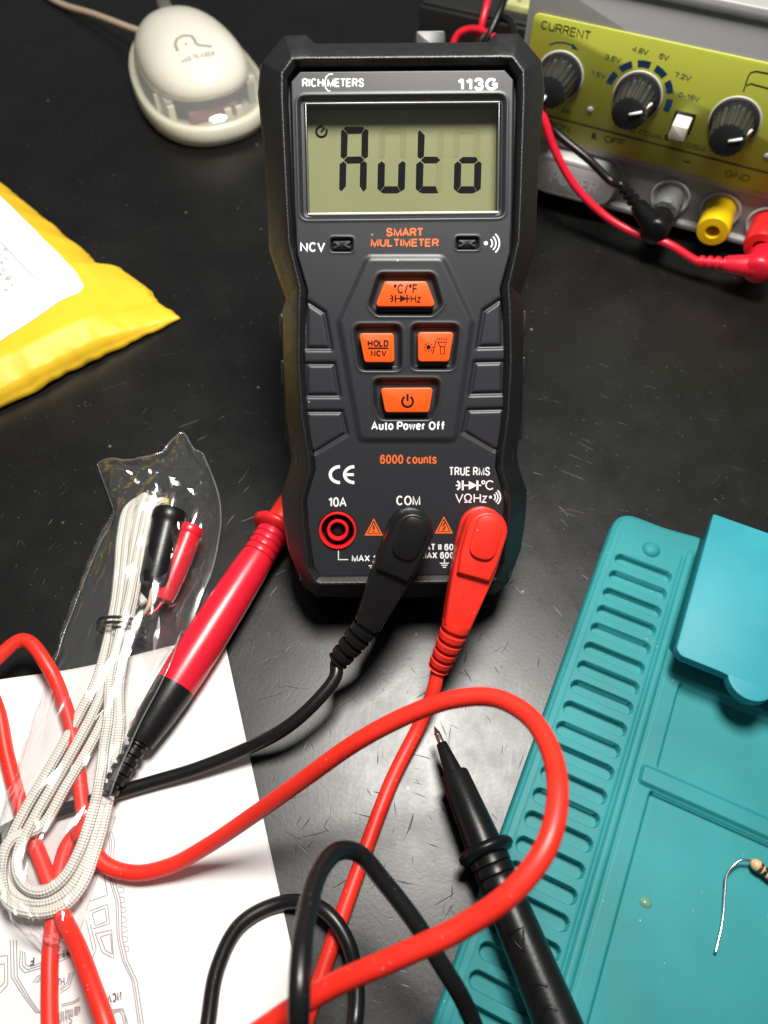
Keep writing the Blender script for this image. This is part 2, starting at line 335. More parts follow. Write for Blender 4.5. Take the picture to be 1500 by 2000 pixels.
M_hole = mat('socket_dark', (.004, .004, .004), .6)

def table_material():
    m, nt, b = nodes('black_laminate'); L = nt.links; tc = N(nt, 'ShaderNodeTexCoord')
    def noise_(sc, det=6, rough=.6, vec=None):
        n = N(nt, 'ShaderNodeTexNoise'); n.inputs['Scale'].default_value = sc; n.inputs['Detail'].default_value = det; n.inputs['Roughness'].default_value = rough
        L.new(vec or tc.outputs['Object'], n.inputs['Vector']); return n.outputs['Fac']
    def mr(x, a, b_, c, d):
        n = N(nt, 'ShaderNodeMapRange'); n.inputs[1].default_value = a; n.inputs[2].default_value = b_; n.inputs[3].default_value = c; n.inputs[4].default_value = d; L.new(x, n.inputs[0]); return n.outputs[0]
    def mth(op, x, y):
        n = N(nt, 'ShaderNodeMath', operation=op); 
        for i, q in enumerate((x, y)):
            if isinstance(q, (int, float)): n.inputs[i].default_value = q
            else: L.new(q, n.inputs[i])
        return n.outputs[0]
    # long thin scratches: three stretched, rotated, warped noise bands
    scr = None
    for ang, sx, sy, off in ((.5, 1000, 75, 0), (1.9, 1200, 60, 3.1), (2.6, 900, 90, 7.7), (1.1, 1100, 50, 5.2), (0.1, 1000, 80, 9.4)):
        rt_ = N(nt, 'ShaderNodeMapping'); rt_.inputs['Rotation'].default_value = (0, 0, ang); mp_ = N(nt, 'ShaderNodeMapping'); L.new(rt_.outputs[0], mp_.inputs['Vector']); mp_.inputs['Scale'].default_value = (sx, sy, 1); mp_.inputs['Location'].default_value = (off, off, 0)
        wv = N(nt, 'ShaderNodeTexNoise'); wv.inputs['Scale'].default_value = 14; L.new(tc.outputs['Object'], wv.inputs['Vector'])
        ad = N(nt, 'ShaderNodeVectorMath', operation='MULTIPLY_ADD'); L.new(wv.outputs['Color'], ad.inputs[0]); ad.inputs[1].default_value = (.03, .03, 0); L.new(tc.outputs['Object'], ad.inputs[2])
        L.new(ad.outputs[0], rt_.inputs['Vector'])
        s = mr(noise_(1.0, 2, .5, mp_.outputs[0]), .71, .76, 0, 1); scr = s if scr is None else mth('MAXIMUM', scr, s)
    scr = mth('MULTIPLY', scr, mr(noise_(25, 3), .38, .5, 0, 1))
    vo = N(nt, 'ShaderNodeTexVoronoi'); vo.inputs['Scale'].default_value = 120; L.new(tc.outputs['Object'], vo.inputs['Vector'])
    dust = mth('MULTIPLY', mr(vo.outputs['Distance'], .03, .07, 1, 0), mr(noise_(60, 2), .55, .6, 0, 1))
    vo2 = N(nt, 'ShaderNodeTexVoronoi'); vo2.inputs['Scale'].default_value = 420; L.new(tc.outputs['Object'], vo2.inputs['Vector'])
    fine = mth('MULTIPLY', mr(vo2.outputs['Distance'], .05, .12, 1, 0), mr(noise_(130, 2), .53, .6, 0, 1))
    smear = mr(noise_(14, 5, .65), .45, .75, 0, 1)
    mask = mth('MAXIMUM', mth('MULTIPLY', dust, .7), mth('MAXIMUM', mth('MULTIPLY', fine, .28), mth('MULTIPLY', scr, .008)))
    mask = mth('ADD', mask, mth('MULTIPLY', smear, .014))
    mx = N(nt, 'ShaderNodeMix', data_type='RGBA'); L.new(mask, mx.inputs[0]); mx.inputs[6].default_value = (.0055, .0055, .0055, 1); mx.inputs[7].default_value = (.33, .33, .31, 1)
    L.new(mx.outputs[2], b.inputs['Base Color'])
    r = mth('ADD', mr(noise_(55, 9, .8), .32, .68, .285, .375), mth('ADD', mth('MULTIPLY', scr, .12), mth('MULTIPLY', smear, .05)))
    L.new(r, b.inputs['Roughness']); b.inputs['Specular IOR Level'].default_value = .46
    h = mth('ADD', mth('MULTIPLY', noise_(900, 3), .22), mth('MULTIPLY', scr, -.6)); h = mth('ADD', h, mth('MULTIPLY', noise_(160, 3), .10))
    bp = N(nt, 'ShaderNodeBump'); bp.inputs['Strength'].default_value = .35; bp.inputs['Distance'].default_value = .00022; L.new(h, bp.inputs['Height']); L.new(bp.outputs[0], b.inputs['Normal'])
    return m

# ------------------------------------------------------------------ the desk
structure('desk', (np.array([(-1400, -500, 0), (1400, -500, 0), (1400, 1600, 0), (-1400, 1600, 0)]), [(0, 1, 2, 3)]), table_material())

# ------------------------------------------------------------------ the meter
RM = np.stack([MU, MV, MN], 1)
meter = thing('digital_multimeter', 'charcoal multimeter with orange buttons, its grey-green screen reading Auto, tilted up on the desk', 'multimeter', MO, RM)
def m_sym(rows):
    right = rows; left = [(-u, v) for u, v in rows[::-1] if abs(u) > 1e-6]; return right+left
outer = [(0, 150.5), (24, 150.5), (26.5, 153), (33, 153), (40, 145.5), (41, 138), (40, 125), (39.3, 106), (39.3, 95), (34.8, 80.8), (36, 77.5), (36.1, 62), (36.1, 46.6), (34.6, 34), (35.4, 30), (38, 22.6), (37.6, 14), (36.5, 5.3), (32.5, -6), (28, -10), (0, -10.8)]
crest = [(0, 142.8), (24, 142.8), (26.5, 142.8), (29.9, 142.6), (32.8, 139), (33, 133), (32.8, 121), (32.5, 105), (32.2, 95), (29.6, 83), (30, 77), (30.6, 62), (30, 47), (28.4, 34), (28.3, 31), (30.7, 22), (30.5, 14), (29.7, 2), (27.5, -2.6), (26, -3.2), (0, -3.2)]
inner = [(0, 141.3), (24, 141.3), (26.5, 141.3), (28.8, 141.3), (31.4, 138.2), (31.6, 132.5), (31.4, 121), (31.2, 105), (30.9, 93.5), (27.8, 82), (28.3, 76), (28.9, 62), (28.4, 47), (27, 34), (26.8, 31), (29.3, 22), (29.1, 14), (27.7, 1.5), (25.6, -1), (24.7, -1.2), (0, -1.2)]
O3, C3, I3 = [np.array(m_sym(a), float) for a in (outer, crest, inner)]
ctr = np.array([0, 70.])
def toward(P, s): return ctr+(P-ctr)*s
mid = O3*.45+C3*.55
rings = [(toward(O3, .90), -27), (toward(O3, .965), -26), (O3, -20), (O3, -9), (O3*.86+C3*.14, -5.2), (mid, -1.4), (C3*.86+O3*.14, 1.5), (C3*.97+O3*.03, 2.2), (C3*.8+I3*.2, 2.25), (I3*.85+C3*.15, .6), (I3, -.4), (I3, -4)]
V = []; F = []; n = len(O3)
for P, z in rings: V += [(a, b, z) for a, b in P]
for k in range(len(rings)-1):
    for i in range(n):
        j = (i+1) % n; F.append((k*n+i, (k+1)*n+i, (k+1)*n+j, k*n+j))
F.append(tuple(range(n)))
hol = part(meter, 'rubber_holster', (V, F), M_rubber, angle=32)
bv = hol.modifiers.new('bevel', 'BEVEL'); bv.width = 1.3*K; bv.segments = 4; bv.limit_method = 'ANGLE'; bv.angle_limit = math.radians(18)
for s in (-1, 1):
    for v0, v1 in ((69.5, 77), (55.5, 63.5), (38.5, 46.5)):
        hw = 35.3 if v0 > 40 else 34.6
        part(meter, 'grip_rib', box(-8.5 if s > 0 else -8.5, v0, -20, 8.5, v1, -8, .8, frame_M(np.array([0, 0, 1.]), np.array([0, 1., 0]), np.array([s*1., 0, 0]), (s*(hw+14), 0, -14))) if False else
             box(s*hw-1.6, v0, -19, s*hw+1.6, v1, -8.5, .7), M_rubber)

# front panel as a relief
xs = np.arange(-32.6, 32.61, .27); ys = np.arange(-3.2, 142.6, .27); X, Y = np.meshgrid(xs, ys); Z = np.zeros_like(X)
ptop = [(0, 140.4), (28.2, 140.4), (30.7, 137.8), (30.7, 120), (30.7, 105), (30.3, 92), (27.6, 82), (29, 70), (29, 47), (27, 34), (26.8, 31), (29.6, 22), (29.4, 14), (28, 1.5), (26, -1.6), (0, -1.6)]
pan = np.array(m_sym(ptop)); sd = sdf_poly(X, Y, pan); Z -= 3.0*sstep(-.25, .35, sd); Z += .25*sstep(-1.1, -.2, sd)*0
def mpx(pts, n=0.0): return [mp(x, y, n) for x, y in pts]
c2 = lambda x, y: (500+x*.37333, 460+y*.37333)
c3_ = lambda x, y: (520+x*.36, 840+y*.36)
cL = lambda x, y: (570+x*.29333, 130+y*.29333)
plateau = mpx([c2(585, 118), c2(975, 118), c2(1130, 450), c2(1040, 1070), c2(545, 1070), c2(435, 450)])
Z += .8*(1-sstep(-1.0, 1.2, sdf_poly(X, Y, round_poly(plateau, 2))))
wells = [[(635, 195), (935, 195), (985, 370), (925, 425), (630, 425), (580, 370)], [(500, 463), (767, 463), (768, 712), (535, 712)], [(803, 460), (1072, 460), (1043, 708), (803, 708)], [(605, 745), (972, 745), (955, 890), (920, 968), (645, 968), (612, 890)]]
for wl in wells:
    s = sdf_poly(X, Y, round_poly(mpx([c2(*q) for q in wl]), 2.6)); Z -= 2.0*(1-sstep(-1.5, .1, s)); Z += .3*np.exp(-(s/.5)**2)*.5
gro = [[(262, 352), (275, 350), (358, 405), (392, 592), (262, 592)], [(262, 672), (408, 672), (435, 838), (262, 838)], [(262, 922), (448, 922), (474, 1035), (318, 1130), (262, 1150)]]
for g in gro:
    P = [mp(*c2(*q)) for q in g]
    for s in (-1, 1):
        Q = [(s*-u if s > 0 else u, v) for u, v in P]
        Q = [(abs(u)*s, v) for u, v in P]
        dd = np.abs(sdf_poly(X, Y, Q)); Z -= .75*np.exp(-(dd/.55)**2)*(np.abs(X) < 29.6); Z -= .12*(1-sstep(-.5, .1, sdf_poly(X, Y, Q)))
# screen opening
LW = (-29.0, 101.6, 28.6, 134.0); LG = (-26.9, 103.1, 26.9, 132.5)
s = sdf_poly(X, Y, round_poly(rect(*LW), 2.4)); Z -= 1.1*(1-sstep(-1.0, .1, s)); Z += .15*np.exp(-((s-.3)/.35)**2)
s = sdf_poly(X, Y, round_poly(rect(*LG), 1.2)); Z -= 8.5*(1-sstep(-.15, .25, s))
# sensor windows and sockets
WN = [mpx([(645, 492), (690, 492), (690, 464), (645, 464)]), mpx([(890, 488), (936, 488), (936, 462), (890, 462)])]
for wv in WN:
    s = sdf_poly(X, Y, round_poly(wv, 1.0)); Z -= 1.5*(1-sstep(-.6, .1, s)); Z += .12*np.exp(-((s-.2)/.3)**2)
JK = [(-20.4, 12.7), (0.85, 13.1), (22.0, 13.1)]
for u, v in JK:
    s = np.hypot(X-u, Y-v)-5.5; Z -= 9*(1-sstep(-.15, .2, s))
part(meter, 'front_panel', heightfield(xs, ys, Z), M_panel)
def onface(s, x0, y0, x1, y1, n=.06, bold=0., slant=0.):
    a = mp(x0, y1, n); b = mp(x1, y1, n); c = mp(x0, y0, n); d = (c[0]+slant, c[1])
    return fit(s, (*a, n), (*b, n), (*d, n), bold)
def face_poly(pts, n): return flat(mpx(pts, n), n)
def face_rib(pts, w, n, closed=False): return ribbon(mpx(pts, n), w, n, closed)
# display
part(meter, 'display_ground', flat(rect(-28, 102, 28, 133.6), -6.8), M_lcd, False)
for b_ in ((LG[0], LG[1]-.15, -1.8, LG[2], LG[1]+.5, -.75, .2), (LG[0], LG[3]-.22, -1.8, LG[2], LG[3]+.05, -.85, .1)): part(meter, 'lens_edge', box(*b_), M_lensrim)
M_lensdim = mat('lens_edge_dim', (.10, .10, .095), .2)  # side bevels of the same lens, painted dark where no glint falls
for b_ in ((LG[0]-.05, LG[1]+.5, -1.8, LG[0]+.3, LG[3]-.25, -.9, .12), (LG[2]-.3, LG[1]+.5, -1.8, LG[2]+.05, LG[3]-.25, -.9, .12)): part(meter, 'lens_edge', box(*b_), M_lensdim)
part(meter, 'display_lens', flat(round_poly(rect(LG[0]+.1, LG[1]+.1, LG[2]-.1, LG[3]-.1), 1.2), -1.1), M_glass, False)
SEG = dict(
 A=[[(345, 412), (362, 400), (470, 400), (483, 410), (463, 445), (375, 447)], [(340, 418), (372, 450), (368, 595), (345, 613), (325, 600), (328, 430)], [(487, 415), (510, 424), (507, 600), (485, 612), (463, 592), (465, 447)], [(370, 600), (460, 598), (482, 620), (460, 643), (370, 645), (348, 622)], [(345, 630), (363, 650), (360, 795), (332, 828), (315, 815), (318, 650)], [(483, 628), (500, 645), (497, 810), (478, 832), (452, 795), (455, 648)]],
 u=[[(597, 630), (620, 648), (617, 793), (588, 828), (570, 812), (573, 650)], [(738, 628), (757, 642), (752, 812), (726, 832), (706, 795), (710, 650)], [(618, 797), (703, 797), (722, 832), (700, 843), (610, 843), (590, 833)]],
 t=[[(850, 422), (885, 458), (880, 595), (858, 613), (837, 600), (840, 440)], [(883, 600), (965, 600), (988, 622), (963, 643), (882, 643), (860, 622)], [(855, 630), (877, 650), (873, 793), (843, 830), (825, 812), (828, 650)], [(872, 797), (957, 797), (975, 842), (870, 843), (845, 833)]],
 o=[[(1138, 602), (1222, 602), (1240, 622), (1218, 643), (1130, 643), (1112, 622)], [(1105, 630), (1128, 650), (1125, 793), (1097, 830), (1078, 812), (1082, 650)], [(1245, 630), (1263, 642), (1258, 812), (1233, 832), (1212, 795), (1216, 650)], [(1128, 797), (1210, 797), (1228, 832), (1205, 843), (1120, 843), (1098, 833)]])
for ch, segs in SEG.items():
    part(meter, 'display_character', join(*[face_poly([cL(*q) for q in sg], -6.7) for sg in segs]), M_seg, False)
gh = []
for dx in (255, 768-20):
    for sg in SEG['A'][:3]: gh.append(face_poly([cL(q[0]+dx, q[1]) for q in sg], -6.75))
gh.append(face_poly([cL(q[0]+505, q[1]) for q in SEG['A'][5]], -6.75)); gh.append(face_poly([cL(q[0]+505, q[1]) for q in SEG['A'][2]], -6.75))
part(meter, 'faint_segments', join(*gh), M_lcdghost, False)
ring_p = [cL(*q) for q in arc(197, 433, 35, -28, 290, 26)]
part(meter, 'timer_symbol', join(face_rib(ring_p, .6, -6.7), face_rib([cL(195, 437), cL(218, 406)], .5, -6.69)), M_seg, False)
# printed lettering
W = lambda *a, **k: part(meter, 'printed_lettering', onface(*a, **k), k.pop('m', M_white) if False else M_white, False)
part(meter, 'printed_logo', join(onface('RICH', 590, 153, 632, 170, bold=.018), onface('METERS', 639, 153, 711, 170, bold=.02),
     face_rib([(650, 145), (643, 145), (637, 150), (634.5, 160), (636, 171), (640, 177), (645, 178)], .32, .1)), M_white, False)
W('113G', 893, 152, 972, 177, bold=.035)
W('NCV', 586, 473, 635, 492, bold=.02)
W('Auto Power Off', 725, 823, 869, 840, .9, bold=.022)
W('TRUE RMS', 877, 912, 957, 929, bold=.008)
W('10A', 641, 971, 677, 990, bold=.01)
W('COM', 774, 968, 821, 987, bold=.01)
W('MAX 10A', 687, 1084, 757, 1097, bold=.025)
W('CAT II 600V', 819, 1062, 906, 1075, bold=.025)
W('MAX 600V', 822, 1078, 897, 1091, bold=.025)
W('V', 889, 964, 905, 982); W('\u03a9', 906, 964, 922, 982); W('Hz', 925, 964, 951, 982); W('C', 948, 938, 966, 957)
for t, a in (('SMART', (754, 445, 827, 462)), ('MULTIMETER', (724, 466, 857, 482))):
    part(meter, 'printed_lettering', onface(t, *a, bold=.028), M_orangeink, False)
part(meter, 'printed_lettering', onface('6000 counts', 742, 888, 853, 906, bold=.013), M_orangeink, False)
# CE, buzzer, symbols
def stroke(px, w, n=.06): return face_rib(px, w, n)
ce = join(stroke(arc(664, 927, 19, 90, 270, 18, 15.5)[::1], .95), stroke(arc(692, 927, 19, 90, 270, 18, 15.5), .95), stroke([(675, 927), (691, 927)], .85))
part(meter, 'printed_mark', ce, M_white, False)
def buzzer(cx, cy, s): return join(face_poly(arc(cx, cy, 3.6*s, 0, 350, 12), .06), *[stroke(arc(cx+2*s, cy, r*s, -48, 48, 10), .42) for r in (9, 15, 21)])
part(meter, 'printed_symbol', buzzer(949, 475, 1.15), M_white, False)
part(meter, 'printed_symbol', buzzer(958, 971, .85), M_white, False)
def cap_diode(x, y, s, n, w): # capacitor and diode, x = left end
    f = lambda a, b: (x+a*s, y+b*s)
    return join(stroke([f(0, 0), f(6, 0)], w, n), stroke([f(3, -8), f(7, -4), f(7, 4), f(3, 8)], w*1.4, n), stroke([f(13, -9), f(13, 9)], w*1.4, n), stroke([f(13, 0), f(24, 0)], w, n),
                face_poly([f(24, -8), f(40, 0), f(24, 8)], n+.01), stroke([f(40, -9), f(40, 9)], w*1.4, n), stroke([f(38, 0), f(47, 0)], w, n))
part(meter, 'printed_symbol', join(cap_diode(890, 948, 1.06, .06, .42), stroke(arc(944, 942, 3, 0, 360, 12), .35)), M_white, False)
def ground_sym(x, y, s): return join(stroke([(x, y-9*s), (x, y)], .3), *[stroke([(x-h*s, y+k*4*s), (x+h*s, y+k*4*s)], .32) for k, h in enumerate((9, 6, 3))])
part(meter, 'printed_symbol', ground_sym(729, 1105, 1), M_white, False); part(meter, 'printed_symbol', ground_sym(868, 1100, 1), M_white, False)
part(meter, 'printed_line', join(stroke([(661, 1075), (661, 1093)], .28), stroke([(660, 1093), (680, 1093)], .28)), M_white, False)
for (x, y, b) in ((730, 1012, 0), (867, 1008, 1)):
    t = part(meter, 'warning_triangle', face_poly([(x, y), (x+18, y+34), (x-18, y+34)], .06), M_orangeink, False)
    tri = [(x, y+6), (x+12, y+30), (x-12, y+30)]
    sy = [face_rib(tri+[tri[0]], .28, .1)]
    sy += [face_rib([(x, y+14), (x, y+22)], .45, .1), face_rib([(x, y+25), (x, y+27)], .45, .1)] if not b else [face_rib([(x+3, y+12), (x-3, y+20), (x+3, y+20), (x-2, y+28)], .4, .1)]
    part(meter, 'warning_mark', join(*sy), M_dark, False, parent=t)
# orange buttons
def button(px, r, marks):
    P = round_poly(mpx([c2(*q) for q in px], 2.2), r)
    b = part(meter, 'button', prism(P, -2.4, 2.2, .55, 4), M_button); 
    part(meter, 'button_marking', join(*marks), M_dark, False, parent=b)
BN = 2.27
def onb(s, x0, y0, x1, y1, bold=0.): return onface(s, x0, y0, x1, y1, BN, bold)
button([(672, 238), (893, 238), (942, 372), (622, 372)], 1.1, [onb('\u00baC/\u00baF', 769, 555, 816, 573, .004), cap_diode(761, 583, .85, BN, .28), onb('Hz', 802, 576, 822, 591, .004)])
button([(537, 510), (722, 510), (725, 664), (568, 664)], 1.1, [onb('HOLD', 718, 664, 759, 677, .03), face_rib([(719, 680), (759, 680)], .42, BN), onb('NCV', 724, 684, 755, 696, .03)])
cx, cy = 837, 678
sun = [face_poly(arc(cx, cy, 4.2, 0, 345, 14), BN)]+[face_rib([(cx+6*math.cos(a), cy+6*math.sin(a)), (cx+9.5*math.cos(a), cy+9.5*math.sin(a))], .22, BN) for a in np.arange(8)*PI/4]
torch = [face_rib([(855, 668), (873, 668), (868, 677), (868, 691), (860, 691), (860, 677), (855, 668)], .25, BN), face_rib([(860, 677), (868, 677)], .22, BN)]+[face_rib([(856+k*3.2, 664), (855+k*3.8-1, 660)], .2, BN) for k in range(6)]+[face_rib([(852, 664), (845, 691)], .28, BN)]
button([(846, 504), (1036, 504), (1010, 660), (848, 660)], 1.1, sun+torch)
button([(650, 797), (928, 795), (906, 926), (676, 926)], 1.1, [face_rib(arc(796, 784, 10.6, -58, 238, 26), .62, BN), face_rib([(796, 769), (796, 783)], .62, BN)])
# sensor windows
for wv in WN:
    x0, y0 = wv[0]; x1, y1 = wv[2]
    wob = part(meter, 'sensor_window', prism(round_poly(rect(x0+.7, y0+.7, x1-.7, y1-.7), .5), -1.6, -.8, .2), M_black)
    mx_, my_ = (x0+x1)/2, (y0+y1)/2
    part(meter, 'window_rib', join(*[prism(round_poly([(mx_+sx*.5, my_-.25), (mx_+sx*2.2, my_-1.1), (mx_+sx*2.6, my_-.6), (mx_+sx*1.2, my_), (mx_+sx*2.6, my_+.6), (mx_+sx*2.2, my_+1.1), (mx_+sx*.5, my_+.25)], .1, 2), -.9, -.45, .12) for sx in (-1, 1)]), M_panel, parent=wob)
# sockets
def socket(u, v, m):
    j = part(meter, 'socket', lathe([(5.65, -5), (5.65, .35), (5.5, .6), (5.05, .6), (4.9, .35), (4.85, -4.9)], (u, v, 0), (0, 0, 1), 48), m, angle=40)
    part(meter, 'socket_well', lathe([(4.84, -4.95), (4.84, -3.4), (.1, -3.3)], (u, v, 0), (0, 0, 1), 32), M_hole, parent=j)
    part(meter, 'socket_sleeve', lathe([(3.3, -3.4), (3.25, -.3), (3.05, 0), (2.55, 0), (2.3, -.3), (2.2, -2.6)], (u, v, 0), (0, 0, 1), 40), m, parent=j, angle=40)
    part(meter, 'socket_bore', lathe([(2.19, -2.7), (2.19, -2.2), (.1, -2.2)], (u, v, 0), (0, 0, 1), 20), M_hole, parent=j)
socket(*JK[0], M_redplastic); socket(*JK[1], M_black); socket(*JK[2], M_redplastic)
part(meter, 'voltage_sensor', join(box(4.0, 148, -18, 13, 155.6, -11.5, 1.2)), M_panel)
part(meter, 'kickstand', prism(round_poly([(-21, -1), (21, -1), (18, 70), (-18, 70)], 3), -1.2, 1.2, .5, 3, .5, frame_M(np.array([1., 0, 0]), np.array([0, -.35, -.937]), np.array([0, -.937, .35]), (0, 96, -27))), M_black)

# ------------------------------------------------------------------ test leads
def plug(fr, ju, jv, ang, m, name='plug'):
    """right-angle banana plug; returns where the cable leaves it (world) and its direction"""
    d = np.array([-math.sin(ang), -math.cos(ang), 0]); e = np.array([d[1]*-1, d[0], 0])   # along the body, and across it, in the face plane
    tilt = math.radians(5); d3 = np.array([d[0]*math.cos(tilt), d[1]*math.cos(tilt), math.sin(tilt)]); nn = np.cross(d3, e); nn = nn if nn[2] > 0 else -nn
    e = np.cross(nn, d3)
    def Mx(z): return frame_M(RM@d3, RM@e, RM@nn, MO+RM@np.array([ju, jv, z]))
    head = [(x, y) for x, y in arc(0, 0, 6.2, 90, 270, 14)]
    def outline(s, L, w1, w2): return np.array([(x*s, y*s) for x, y in head]+[(L*.35, -w1*s), (L*.55, -w1*s*.9), (L, -w2), (L, w2), (L*.55, w1*s*.9), (L*.35, w1*s)])
    body = part(fr, name, join(prism(outline(1.0, 29, 6.2, 3.9), 5.6, 12.9, 1.4, 4, .8, Mx(0)), prism(np.array([(x*.94, y*.94) for x, y in head]+[(8, -5.6), (13.5, -4.9), (13.5, 4.9), (8, 5.6)]), 10.2, 14.7, 1.7, 6, 0, Mx(0))), m, world=True, angle=50)
    part(fr, 'collar', join(*[prism(outline(s, 17, 6.0, 4.6), z, z+1.05, .3, 2, .2, Mx(0)) for s, z in ((1.0, 1.0), (1.05, 2.3), (1.05, 3.6), (1.05, 4.9))]), m, world=True, parent=body, angle=40)
    part(fr, 'thumb_pad', prism(round_poly([(-4.6, -3.8), (7.8, -3.8), (7.8, 3.8), (-4.6, 3.8)], 3.7, 8), 14.4, 15.6, .5, 3, 0, Mx(0)), m, world=True, parent=body)
    p0 = Mx(0)[1]+RM@(d3*28+nn*10); D = RM@d3
    return p0, D
def relief(fr, P, D, D2, L, m, r0=3.5, r1=2.7, n=6, parent=None):
    """ribbed strain relief curving from direction D to D2"""
    pts = []; rad = []; p = np.array(P, float); N_ = n*8
    for i in range(N_+1):
        t = i/N_; dd = D*(1-t)+D2*t; dd /= np.linalg.norm(dd); pts.append(p.copy()); p = p+dd*L/N_
        ph = (t*n) % 1; base = r0+(r1-r0)*t; rad.append(base if ph < .56 else base*.72)
    part(fr, 'strain_relief', tube(pts, rad, 18), m, world=True, angle=45, parent=parent)
    return p, D2/np.linalg.norm(D2)
def probe(fr, A, axis, prof_body, m, parts):
    for nm, pr, mm in parts: part(fr, nm, lathe(pr, A, axis, 36), mm, world=True, angle=38)

red = thing('red_test_lead', 'red test lead plugged into the right socket, its cable looping high over the desk', 'test lead', MO)
pP, pD = plug(red, *JK[2], math.radians(17), M_redsilicone)
nxt = gp(840, 1365, 9)
q, qd = relief(red, pP, pD, nxt-(pP+pD*14), 16, M_redsilicone, 4.3, 3.3, 5)
def G(L): return [gp(*p) for p in L]
A = gp(575, 975, 8.5); B = gp(240, 1500, 7.4); ax = (B-A)/np.linalg.norm(B-A); A = A-ax*28
cab = [q-qd*3, q]+G([(848, 1345, 11), (822, 1410, 5), (765, 1525, 2.3), (703, 1690, 2.2), (655, 1825, 2.2), (612, 1950, 2.2), (570, 2060, 3), (440, 2230, 12), (360, 2240, 40), (430, 2080, 52), (530, 2000, 58), (640, 1930, 63), (780, 1868, 69), (900, 1812, 74), (1000, 1742, 79), (1066, 1655, 81), (1089, 1560, 79), (1076, 1468, 74), (1032, 1398, 69), (965, 1363, 65), (885, 1366, 61), (800, 1395, 56), (700, 1447, 49), (600, 1517, 38), (500, 1588, 25), (400, 1655, 12), (330, 1692, 6), (260, 1705, 4), (198, 1682, 4), (166, 1600, 3.6), (150, 1480, 4), (130, 1388, 7), (94, 1302, 12), (45, 1250, 13), (-10, 1290, 12), (-120, 1400, 9), (-130, 1330, 5), (-60, 1300, 6), (-12, 1360, 5), (14, 1480, 4), (48, 1600, 3.4), (84, 1690, 3.4), (118, 1780, 5), (152, 1850, 10), (180, 1925, 14), (212, 2020, 16), (230, 2160, 10), (170, 2200, 5), (108, 2080, 3), (97, 1900, 3), (105, 1790, 3), (128, 1660, 3.2), (150, 1628, 3.4)])+[A+ax*(28+120)+np.array([-1., 0, -1.5]), A+ax*(28+110)+np.array([0, 0, -.5]), A+ax*(28+104.5)]
cab_s = spline(cab, 9)
part(red, 'cable', tube(cab_s, 2.12, 16), M_redsilicone, world=True)
def sh(pr, o): return [(r, t+o) for r, t in pr]
o = 28
part(red, 'probe_tip', lathe([(.2, -16), (1, -13), (1, -3), (1.05, -2)], A, ax, 20), M_metal, world=True)
part(red, 'probe_nose', lathe(sh([(1.6, -30), (2.6, -17), (4.0, -16.8), (4.9, 4), (4.9, 11.5)], o), A, ax, 36), M_redsilicone, world=True, angle=38)
part(red, 'finger_guard', lathe(sh([(4.9, 11), (7.6, 11.6), (8.4, 12.6), (8.4, 13.6), (7.4, 14.6), (5.0, 15.4)], o), A, ax, 40), M_redplastic, world=True)
rib = []
for k in range(4): rib += [(5.4, 15.2+k*2.5), (5.55, 15.6+k*2.5), (5.5, 17.1+k*2.5), (5.1, 17.4+k*2.5)]
part(red, 'probe_handle', lathe(sh(rib+[(5.5, 25.4), (5.9, 30), (6.4, 45), (6.6, 58), (6.5, 68), (6.2, 74.5)], o), A, ax, 40), M_redprobe, world=True, angle=30)
boot = part(red, 'probe_boot', lathe(sh([(6.25, 74.3), (6.2, 76), (5.6, 84), (4.6, 91), (4.2, 93), (3.3, 93.2)], o), A, ax, 36), M_black, world=True, angle=38)
part(red, 'boot_patch', join(*[lathe([(2.0, 0), (1.6, .25), (.1, .3)], A+ax*(o+tt)+np.cross(ax, [0, 0, 1.])*rr*math.cos(an)+np.array([0, 0, 1.])*rr*math.sin(an), np.cross(ax, [0, 0, 1.])*math.cos(an)+np.array([0, 0, 1.])*math.sin(an), 20) for tt, rr, an in ((85, 5.3, PI+.2 if False else -.1), (89, 4.7, .1))]), M_redprobe, world=True, parent=boot)
relief(red, A+ax*(o+92.5), ax, ax, 17, M_black, 3.2, 3.0, 6)

blk = thing('black_test_lead', 'black test lead plugged into the middle socket, its sharp probe lying across the teal mat', 'test lead', MO)
pP, pD = plug(blk, *JK[1], math.radians(26), M_black)
nxt = gp(655, 1325, 16)
q, qd = relief(blk, pP, pD, nxt-(pP+pD*14), 16, M_black, 4.3, 3.3, 5)
cab = [q-qd*3, q]+G([(655, 1322, 17), (610, 1378, 15), (555, 1424, 12), (480, 1463, 7), (380, 1503, 4), (300, 1527, 3), (240, 1545, 2.8), (175, 1566, 2.6), (105, 1588, 2.6), (40, 1608, 2.6), (-60, 1680, 3), (-120, 1900, 4), (0, 2220, 5), (250, 2330, 5), (380, 2200, 4), (406, 2000, 2.4), (425, 1890, 2.2), (470, 1805, 2.2), (555, 1763, 2.2), (630, 1776, 6.5), (678, 1838, 7), (697, 1930, 6), (690, 2020, 8), (660, 2120, 26), (610, 2140, 52), (585, 2050, 68), (584, 1960, 75), (588, 1870, 74), (598, 1790, 69), (625, 1700, 61), (662, 1662, 55), (702, 1668, 50), (748, 1720, 46), (810, 1800, 42), (860, 1880, 38), (905, 1955, 33), (945, 2050, 27), (1010, 2200, 20), (1110, 2260, 17), (1165, 2190, 15)])
A = gp(848, 1418, 9.5); B = gp(1106, 2040, 13.5); ax = (B-A)/np.linalg.norm(B-A)
endp = A+ax*125
cab = cab[:-2]+[endp+ax*30+np.array([-14, -14, -1]), endp+ax*18+np.array([-3, -4, -.5]), endp+ax*4]
part(blk, 'cable', tube(spline(cab, 9), 1.95, 16), M_blackcable, world=True)
part(blk, 'probe_tip', lathe([(.05, 0), (.75, 1.9), (1.0, 2.4), (.75, 2.7), (.95, 3.0), (.95, 6)], A, ax, 20), M_metal, world=True, angle=40)
